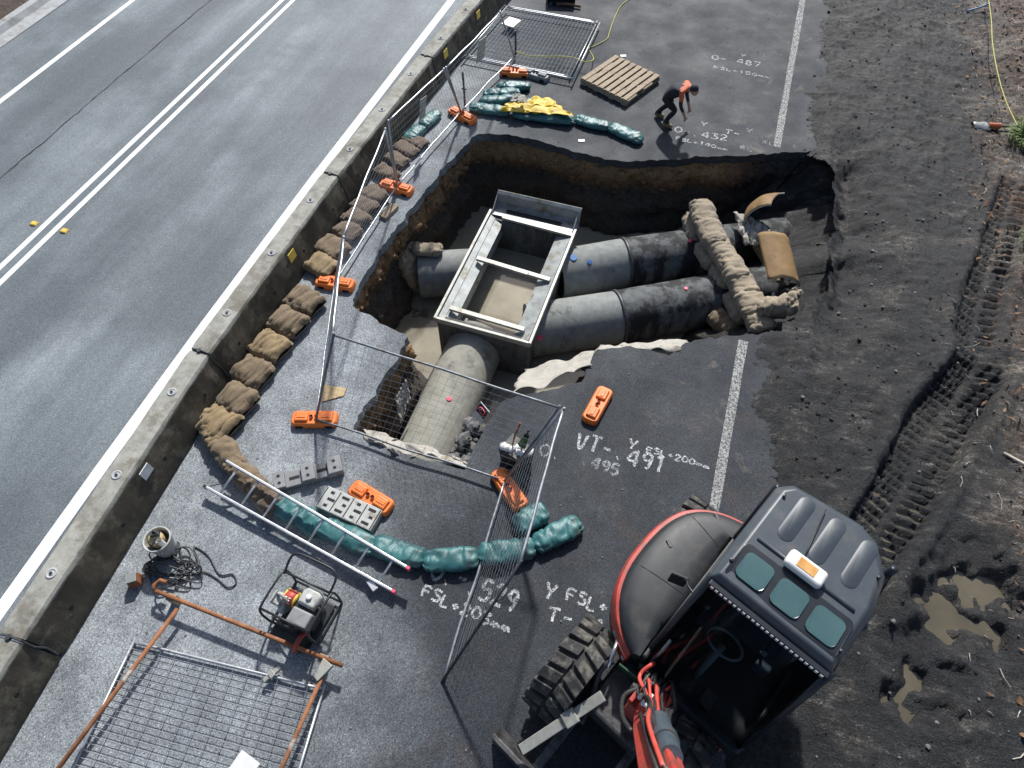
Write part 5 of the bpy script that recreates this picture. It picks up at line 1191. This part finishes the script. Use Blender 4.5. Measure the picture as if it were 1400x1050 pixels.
mb = MB(); mb.box((bc - .06, cy1 - .51, zr + .06), (.32, .16, .085)); BE = P_('beacon', mb, M_white, RF, bevel=.035, seg=4)
mb = MB(); mb.box((bc - .06, cy1 - .51, zr + .1035), (.15, .085, .006)); P_('beacon_lens', mb, M_amber, RF)
mb = MB(); mb.tube([(bc - .02, cy1 - .55, zr + .02), (bc - .0, cy1 - .7, zr + .02), (bc + .06, cy0 + .1, zr + .03)], .006, 5); P_('antenna_cable', mb, M_blk, RF, smooth=True)
mb = MB(); mb.box(((cx0 + cx1) / 2, cy1 + .035, zr - .075), (cx1 - cx0 - .06, .05, .06)); LB = P_('light_bar', mb, M_navy, bevel=.008)
for k in range(24):
    x = cx0 + .07 + k * (cx1 - cx0 - .14) / 23; mb = MB(); mb.box((x, cy1 + .0615, zr - .068), (.024, .006, .034)); P_('led', mb, M_led, LB)
for x, y in ((cx0 + .06, cy1 - .16), (cx1 - .06, cy1 - .2), (cx0 + .1, cy0 + .33), (cx1 - .09, cy0 + .22)):
    mb = MB(); mb.lathe([(.014, zr - .01), (.014, zr + .022), (0, zr + .026)], 8, (x, y, 0)); P_('bolt', mb, M_blk, RF)
# pillars, glass and interior
def pil(a, b, r_=.035): mb = MB(); mb.tube([a, Vector(a).lerp(Vector(b), .5) + Vector((0, .02, 0)), b], r_, 8); P_('cab_pillar', mb, M_navy, smooth=True)
fy = .62
for a, b in (((cx0, fy - .05, .9), (cx0 + .02, cy1 - .02, zr - .08)), ((cx1, fy - .05, .9), (cx1 - .02, cy1 - .02, zr - .08)), ((cx0, cy0 + .1, .9), (cx0 + .02, cy0 + .12, zr - .08)), ((cx1, cy0 + .1, .9), (cx1 - .01, cy0 + .12, zr - .08)), ((cx0 - .01, -.42, .9), (cx0 - .0, -.42, zr - .08))): pil(a, b)
def pane(nm, pts, mt=M_glass, th=.008):
    mb = MB(); mb.add(pts, [tuple(range(len(pts)))]); o = P_(nm, mb, mt); sm = o.modifiers.new('solid', 'SOLIDIFY'); sm.thickness = th; return o
M_win = NT('cab_side_glass'); M_win.col((.55, .62, .64)); M_win.rough(.02); M_win.p.inputs['Transmission Weight'].default_value = 1.0; M_win.p.inputs['IOR'].default_value = 1.12; M_win = M_win.m
pane('side_window', [(cx0, fy - .1, 1.0), (cx0 + .01, cy1 - .04, zr - .12), (cx0 + .01, -.4, zr - .12), (cx0 - .005, -.4, 1.0)], M_win)
pane('side_window', [(cx0, -.45, 1.3), (cx0 + .01, -.45, zr - .12), (cx0 + .01, cy0 + .14, zr - .12), (cx0, cy0 + .14, 1.3)], M_win)
pane('side_window', [(cx1, fy - .1, 1.35), (cx1 - .01, cy1 - .04, zr - .12), (cx1 - .01, cy0 + .14, zr - .12), (cx1, cy0 + .14, 1.35)], M_glass)
pane('windscreen', [(cx0 + .04, fy, 1.15), (cx1 - .04, fy, 1.15), (cx1 - .04, cy1 + .0, zr - .14), (cx0 + .04, cy1 + .0, zr - .14)], M_win)
mb = MB(); mb.box(((cx0 + cx1) / 2, fy - .02, 1.02), (cx1 - cx0, .06, .25)); P_('cab_front_panel', mb, M_navy, bevel=.02)
mb = MB(); mb.box((cx1 + .0, -.2, 1.1), (.05, 1.55, .42)); P_('cab_side_panel', mb, M_black, bevel=.02)
mb = MB(); mb.box((cx0, .1, 1.0), (.04, .95, .22)); P_('cab_door', mb, M_black, bevel=.015)
mb = MB(); mb.box(((cx0 + cx1) / 2, cy0 + .12, 1.6), (cx1 - cx0 - .06, .04, 1.4)); P_('cab_rear_wall', mb, M_navy)
mb = MB(); mb.box(((cx0 + cx1) / 2, -.2, .925), (cx1 - cx0 - .04, 1.5, .03)); P_('cab_floor', mb, M_blk)
M_seat = mat('seat_fabric', (.03, .036, .05), (.05, .058, .075), .85, 8, 5, .3, 60)
mb = MB(); mb.box((-.40, -.40, 1.32), (.48, .46, .14)); P_('seat_cushion', mb, M_seat, bevel=.04, seg=3)
mb = MB(); mb.box((-.40, -.67, 1.65), (.46, .12, .6)); P_('seat_back', mb, M_seat, bevel=.04, seg=3)
for x in (-.70, -.10):
    mb = MB(); mb.box((x, -.30, 1.28), (.14, .5, .2)); P_('control_console', mb, M_seat, bevel=.02)
for x in (-.52, -.30):
    mb = MB(); mb.box((x, .38, .97), (.12, .2, .02), mat=Matrix.Rotation(R(20), 3, 'X')); P_('pedal', mb, M_grime, bevel=.004)
mb = MB(); mb.tube([(-.32 + .17 * math.cos(a_), .06 + .13 * math.sin(a_), 1.55 + .06 * math.sin(a_)) for a_ in np.linspace(0, 2 * math.pi, 20)], .014, 6); mb.tube([(-.32, .1, 1.55), (-.32, .3, 1.0)], .03, 8); P_('steering_wheel', mb, M_greyp, smooth=True)
for x in (-.62, -.02):
    mb = MB(); mb.tube([(x, -.2, 1.3), (x, -.1, 1.55)], .016, 6); mb.lathe([(0, -.03), (.03, 0), (0, .04)], 8, (x, -.1, 1.57)); P_('joystick', mb, M_greyp, smooth=True)
mb = MB(); mb.tube(smooth_path([(.08, .52, 1.0), (.06, .5, 1.5), (.06, .42, 1.7)], 4), .014, 6); P_('grab_handle', mb, M_greyp, smooth=True)
# front of the deck: red bumper curve on the left and green plate
mb = MB(); pr_ = smooth_path([Vector(p) for p in ((-.86, .15, .84), (-.85, .5, .84), (-.72, .76, .84), (-.45, .88, .84), (-.12, .86, .84))], 5); mb.tube(pr_, .05, 8); P_('front_bumper', mb, M_red, smooth=True)
mb = MB(); mb.box((.03, .70, 1.0), (.5, .02, .13), rz=R(4)); P_('number_plate', mb, mat('dark_green_plate', (.012, .05, .025), (.02, .07, .035), .5, 8), bevel=.004)
# boom swing post, boom, cylinder and hoses
bo = Vector((-.12, .84, 0))
mb = MB(); mb.prism([(bo.x - .16, bo.y - .26), (bo.x + .16, bo.y - .26), (bo.x + .13, bo.y + .12), (bo.x - .13, bo.y + .12)], .62, 1.12, .02, .02); P_('swing_post', mb, M_red, bevel=.02)
bp = [bo + Vector((0, -.06, 1.02)), bo + Vector((-.08, .20, 1.5)), bo + Vector((-.22, .48, 2.15)), bo + Vector((-.34, .72, 2.8)), bo + Vector((-.45, 1.05, 3.5))]
def beam(pts, ws, hs):
    mb = MB(); vs = []
    for i, p in enumerate(pts):
        d = (pts[min(i + 1, len(pts) - 1)] - pts[max(i - 1, 0)]).normalized(); x = Vector((1, 0, 0)); x = (x - d * x.dot(d)).normalized(); z = x.cross(d)
        for a_, b_ in ((-1, -1), (1, -1), (1, 1), (-1, 1)): vs.append(p + x * a_ * ws[i] / 2 + z * b_ * hs[i] / 2)
    k = len(pts); mb.add(vs, [(i * 4 + j, i * 4 + (j + 1) % 4, (i + 1) * 4 + (j + 1) % 4, (i + 1) * 4 + j) for i in range(k - 1) for j in range(4)] + [(3, 2, 1, 0), tuple((k - 1) * 4 + j for j in range(4))]); return mb
BM = P_('boom', beam(bp, [.17, .15, .14, .13, .12], [.20, .26, .30, .28, .22]), M_red, bevel=.015)
mb = MB(); mb.tube([bo + Vector((-.12, .17, 1.72)), bo + Vector((-.26, .47, 2.45))], .085, 16); cy_ = P_('boom_cylinder', mb, M_cylb, smooth='auto')
mb = MB(); mb.tube([bo + Vector((-.26, .47, 2.45)), bo + Vector((-.40, .76, 3.1))], .04, 10); P_('cylinder_rod', mb, M_chrome, cy_, smooth=True)
mb = MB(); mb.tube([bo + Vector((-.19, .32, 2.085)), bo + Vector((-.21, .363, 2.19))], .10, 16); P_('cylinder_gland', mb, M_cylb, cy_, smooth='auto')
mb = MB(); mb.box(bo + Vector((.0, .05, 1.50)), (.07, .26, .02), mat=Matrix.Rotation(R(52), 3, 'X')); P_('white_decal', mb, M_white, BM)
hr = random.Random(4)
for k in range(22):
    x = -.20 + .018 * k; a0 = Vector((x * .7 - .10, .50 + .05 * hr.random(), 1.02 + .05 * hr.random())); j = lambda s: Vector((hr.gauss(0, s), hr.gauss(0, s), hr.gauss(0, s)))
    pth = [a0, a0 + Vector((.02, .12, .22)) + j(.03), bo + Vector((x * .8, -.06, 1.36)) + j(.05), bo + Vector((x * .55 - .06, .10, 1.62)) + j(.02), bo + Vector((x * .5 - .16, .32, 2.0)) + j(.015), bo + Vector((x * .45 - .3, .6, 2.7))]
    mb = MB(); mb.tube(smooth_path(pth, 6), .014 + .005 * (k % 2), 7); P_('hydraulic_hose', mb, M_hred if k % 3 == 0 else M_hose, smooth=True)
for s_ in (-1, 1):
    mb = MB(); p = bp[1] + Vector((s_ * .10, 0, .06)); mb.tube([p, bp[2] + Vector((s_ * .095, 0, .1)), bp[3] + Vector((s_ * .09, 0, .1))], .016, 8); P_('boom_pipe', mb, M_hose, BM, smooth=True)
    for u in (.2, .5, .8):
        q = bp[1].lerp(bp[2], u) + Vector((s_ * .09, -.05, .09)); mb = MB(); mb.box(q, (.04, .05, .05)); P_('pipe_clamp', mb, M_grime, BM, bevel=.006)
mb = MB(); mb.tube([bp[0] + Vector((-.2, 0, 0)), bp[0] + Vector((.2, 0, 0))], .05, 14); P_('pivot_pin', mb, M_grime, smooth='auto')
for s_ in (-1, 1):
    mb = MB(); mb.prism([(bo.x + s_ * .13 - .02, bo.y - .18), (bo.x + s_ * .13 + .02, bo.y - .18), (bo.x + s_ * .13 + .02, bo.y + .1), (bo.x + s_ * .13 - .02, bo.y + .1)], 1.1, 1.22); P_('pivot_lug', mb, M_red, bevel=.01)
mb = MB(); mb.tube(smooth_path([bo + Vector((.12, -.1, 1.1)), bo + Vector((.2, .1, 1.2)), bo + Vector((.12, .3, 1.5)), bo + Vector((.02, .42, 1.9))], 6), .02, 7); P_('hydraulic_hose', mb, M_hose, smooth=True)
for k in range(5):
    mb = MB(); p = bo + Vector((-.10 + .05 * k, .06 + .02 * (k % 2), 1.5)); mb.tube([p, p + Vector((0, .04, .05))], .021, 8); P_('hose_fitting', mb, M_chrome, smooth='auto')

# ------------------------------------------------------------------ person crouching on the far side
pc = A(902, 166); 
pr_o = thing('person', 'person in black trousers and orange top, bending down beside the far edge marks', 'person', (pc.x, pc.y, .004), R(-6))
J = {'pel': ((.06, 0, .64), .135), 'sp': ((.20, 0, .80), .15), 'ch': ((.38, 0, .90), .155), 'nk': ((.50, 0, .92), .065), 'hd': ((.58, 0, .90), .085), 'hd2': ((.66, 0, .86), .09), 'hd3': ((.70, 0, .80), .06)}
edges = [('pel', 'sp'), ('sp', 'ch'), ('ch', 'nk'), ('nk', 'hd'), ('hd', 'hd2'), ('hd2', 'hd3')]
feet = {1: ((-.12, .12, 0), (.10, .13)), -1: ((.20, -.14, 0), (.0, .0))}
for s_, sn in ((1, 'L'), (-1, 'R')):
    fx = -.14 if s_ > 0 else .16; kx = .16 if s_ > 0 else .34
    J['hp' + sn] = ((.04, s_ * .10, .60), .105); J['kn' + sn] = ((kx, s_ * .13, .42), .07); J['cf' + sn] = (((fx + kx) / 2 - .03, s_ * .13, .25), .062); J['an' + sn] = ((fx, s_ * .13, .10), .045); J['ft' + sn] = ((fx + .08, s_ * .135, .055), .05); J['to' + sn] = ((fx + .20, s_ * .14, .045), .042); J['he' + sn] = ((fx - .05, s_ * .13, .05), .042)
    edges += [('pel', 'hp' + sn), ('hp' + sn, 'kn' + sn), ('kn' + sn, 'cf' + sn), ('cf' + sn, 'an' + sn), ('an' + sn, 'ft' + sn), ('ft' + sn, 'to' + sn), ('an' + sn, 'he' + sn)]
    J['sh' + sn] = ((.40, s_ * .19, .88), .065); J['el' + sn] = ((.44, s_ * .23, .62), .046); J['wr' + sn] = ((.56, s_ * .18, .42), .033); J['pm' + sn] = ((.60, s_ * .17, .35), .036)
    edges += [('ch', 'sh' + sn), ('sh' + sn, 'el' + sn), ('el' + sn, 'wr' + sn), ('wr' + sn, 'pm' + sn)]
    for f_ in range(4):
        J[f'f{f_}{sn}'] = ((.62 + .012 * f_ - .03, s_ * (.17 + .018 * (f_ - 1.5)), .285 + .01 * abs(f_ - 1.5)), .009); J[f'g{f_}{sn}'] = ((.60 + .012 * f_ - .03, s_ * (.165 + .018 * (f_ - 1.5)), .245 + .01 * abs(f_ - 1.5)), .008)
        edges += [('pm' + sn, f'f{f_}{sn}'), (f'f{f_}{sn}', f'g{f_}{sn}')]
    J['th' + sn] = ((.65, s_ * .15, .33), .010); J['ti' + sn] = ((.66, s_ * .145, .30), .009); edges += [('pm' + sn, 'th' + sn), ('th' + sn, 'ti' + sn)]
names = list(J); me = bpy.data.meshes.new('body'); me.from_pydata([J[n][0] for n in names], [(names.index(a), names.index(b)) for a, b in edges], [])
ob = bpy.data.objects.new('body', me); COL.objects.link(ob)
sk = ob.modifiers.new('skin', 'SKIN'); sk.use_smooth_shade = True; ss = ob.modifiers.new('sub', 'SUBSURF'); ss.levels = 2; ss.render_levels = 2
for i, n in enumerate(names):
    r_ = J[n][1]; me.skin_vertices[0].data[i].radius = (r_, r_); me.skin_vertices[0].data[i].use_root = (n == 'pel')
dg = bpy.context.evaluated_depsgraph_get(); em = bpy.data.meshes.new_from_object(ob.evaluated_get(dg)); ob.modifiers.clear(); ob.data = em; em.name = 'body'
for mt in (M_denim, M_vest, M_skin, M_boot, M_vnavy): em.materials.append(mt)
for p in em.polygons:
    c = p.center; k = 0
    if c.z < .105: k = 3
    if c.x > .12 and c.z > .74 or (abs(c.y) > .14 and c.x > .3 and c.z > .5): k = 1 if (c.x > .34 and c.z > .72) else 4
    if (c.x > .50 and c.z > .7) or (c.x > .47 and .2 < c.z < .5 and abs(c.y) > .1 and c.x > .5): k = 2
    p.material_index = k; p.use_smooth = True
ob.parent = pr_o
mb = MB(); mb.grid(lambda u, v: (.605 + .112 * math.cos(2 * math.pi * v) * math.sin(math.pi * .5 * u), .10 * math.sin(2 * math.pi * v) * math.sin(math.pi * .5 * u), .91 + .10 * math.cos(math.pi * .5 * u)), 8, 18, True); P_('cap', mb, M_vnavy, pr_o, smooth=True)
pr_o.scale = (.80, .9, .88)

# ------------------------------------------------------------------ loose things on the earth shoulder
rng = random.Random(21)
mb = MB(); 
for i in range(2600):
    x = 1.9 + 7 * rng.random() ** 1.2; y = -.8 + 19 * rng.random()
    if inside((x, y), PITL): continue
    z = soil_z(x, y)
    if x < 2.3 and z < .004: z = .004
    rock(mb, (x, y, z + .004), .006 + .022 * rng.random() ** 4, rng)
o = mb.build('gravel', M_soil); tag(o, 'small dark clods and stones strewn over the earth shoulder', 'gravel', kind='stuff')
mb = MB()
for i in range(1100):
    x = 2.2 + 6 * rng.random(); y = -.5 + 19 * rng.random()
    if inside((x, y), PITL): continue
    rock(mb, (x, y, soil_z(x, y) + .006), .004 + .022 * rng.random() ** 5, rng)
for i in range(260):
    x = -4.8 + 7 * rng.random(); y = -.5 + 18 * rng.random()
    if inside((x, y), PITL): continue
    rock(mb, (x, y, .008), .004 + .010 * rng.random() ** 2, rng)
o = mb.build('gravel', M_stone); tag(o, 'pale loose stones scattered over earth and asphalt', 'gravel', kind='stuff')
mb = MB()
for i in range(3200):
    y = -.5 + 20 * rng.random(); x = 4.7 + 3.6 * rng.random() ** .8 + .5 * nz(y * .6)
    z = soil_z(x, y) + .004 + .02 * rng.random(); a_ = rng.random() * 6.28; l_ = .02 + .05 * rng.random(); w_ = l_ * (.2 + .3 * rng.random()); u = Vector((math.cos(a_), math.sin(a_), .5 * rng.gauss(0, 1))) * l_; v = Vector((-math.sin(a_), math.cos(a_), .4 * rng.gauss(0, 1))) * w_
    c = Vector((x, y, z + .01)); mb.add([c - u, c - v * .8, c + u, c + v], [(0, 1, 2, 3)])
o = mb.build('leaf_litter', M_litter); tag(o, 'dead brown leaves and bark littering the bank on the right', 'leaf litter', kind='stuff')
mb = MB()
for i in range(420):
    y = -.5 + 20 * rng.random(); x = 4.2 + 4 * rng.random(); z = soil_z(x, y) + .012; a_ = rng.random() * 6.28; l_ = .06 + .22 * rng.random() ** 2
    mb.tube([(x, y, z), (x + l_ * .5 * math.cos(a_), y + l_ * .5 * math.sin(a_), z + .012), (x + l_ * math.cos(a_ + .2), y + l_ * math.sin(a_ + .2), z + .004)], .003 + .004 * rng.random(), 4, cap=False)
o = mb.build('twigs', M_stick); tag(o, 'thin pale twigs scattered on the bank on the right', 'twigs', kind='stuff')
def tuft(name, lab, c, n, r_, h, cat='grass', mt=M_leaf):
    mb = MB()
    for i in range(n):
        a_ = rng.random() * 6.28; rr = r_ * rng.random() ** .5 * .5; b = Vector((rr * math.cos(a_), rr * math.sin(a_), 0)); a2 = a_ + rng.gauss(0, .6); l_ = h * (.5 + .6 * rng.random()); o_ = Vector((math.cos(a2), math.sin(a2), 0)) * l_ * (.4 + .6 * rng.random())
        s_ = Vector((-math.sin(a2), math.cos(a2), 0)) * .006; m1 = b + o_ * .35 + Vector((0, 0, l_ * .65)); e = b + o_ + Vector((0, 0, l_ * (.5 + .3 * rng.random())))
        mb.add([b - s_, b + s_, m1 + s_, m1 - s_, e], [(0, 1, 2, 3), (3, 2, 4)])
    o = mb.build(name, mt); o.location = c; tag(o, lab, cat); return o
for p, n, r_, h, lab in (((1390, 205), 260, .5, .32, 'largest green grass tuft at the right edge beside the dropped tool'), ((1398, 185), 120, .3, .3, 'small grass tuft just above the largest one at the right edge'), ((1398, 345), 70, .3, .25, 'sparse straw grass tuft at the right edge beside the excavation')):
    c = A(*p); tuft('grass_tuft', lab, (c.x, c.y, soil_z(c.x, c.y)), n, r_, h)
mb = MB()
for i in range(2600):
    y = 8 + 8 * rng.random(); x = -15.9 - 1.2 * rng.random(); a_ = rng.random() * 6.28; l_ = .07 + .1 * rng.random(); b = Vector((x, y, .12 + (-15.15 - x) / 3.2 * .25)); s_ = Vector((-math.sin(a_), math.cos(a_), 0)) * .008; e = b + Vector((math.cos(a_) * l_ * .7, math.sin(a_) * l_ * .7, l_))
    mb.add([b - s_, b + s_, e], [(0, 1, 2)])
o = mb.build('grass', M_leaf); tag(o, 'green grass on the verge behind the kerb, top left corner', 'grass', kind='stuff')
# tool with orange handle, stick and scraps
c = A(1345, 182); t = thing('hand_tool', 'grey tool with an orange grip dropped on the earth at upper right', 'tool', (c.x, c.y, soil_z(c.x, c.y) + .02), R(10))
mb = MB(); mb.tube([(-.02, 0, .05), (.20, .0, .06)], .055, 10); P_('grip', mb, mat('faded_orange_grip', (.42, .10, .03), (.55, .16, .06), .6, 9), t, smooth='auto')
mb = MB(); mb.tube([(.20, 0, .06), (.55, .05, .05), (.8, .04, .02)], .022, 8); P_('shaft', mb, M_grime, t, smooth=True)
mb = MB(); mb.grid(lambda u, v: (-.02 - .28 * u, (v - .5) * .3 * (1 - .3 * u), .02 + .06 * math.cos((v - .5) * 3) + .02 * nz(u * 4, v * 4)), 8, 10); o = P_('blade', mb, M_steel, t, smooth=True); sm = o.modifiers.new('solid', 'SOLIDIFY'); sm.thickness = .008
a, b = A(1360, 628), A(1420, 668); mb = MB(); mb.tube([Vector((a.x, a.y, soil_z(a.x, a.y) + .04)), Vector(((a.x + b.x) / 2, (a.y + b.y) / 2, soil_z(a.x, a.y) + .07)), Vector((b.x, b.y, soil_z(b.x, b.y) + .05))], [.014, .028, .032], 8); o = mb.build('stick', M_stick, None, True); tag(o, 'thick pale stick poking in from the right edge', 'stick')
a = A(1337, 24); mb = MB(); mb.tube(smooth_path([(a.x - .3, a.y - .05, .12), (a.x - .1, a.y, .2), (a.x + .12, a.y + .12, .28)], 4), .02, 6); o = mb.build('blue_strap', mat('blue_strap', (.12, .22, .34), (.2, .32, .45), .6, 9), None, True); tag(o, 'short pale blue strap beside the yellow string line', 'strap')
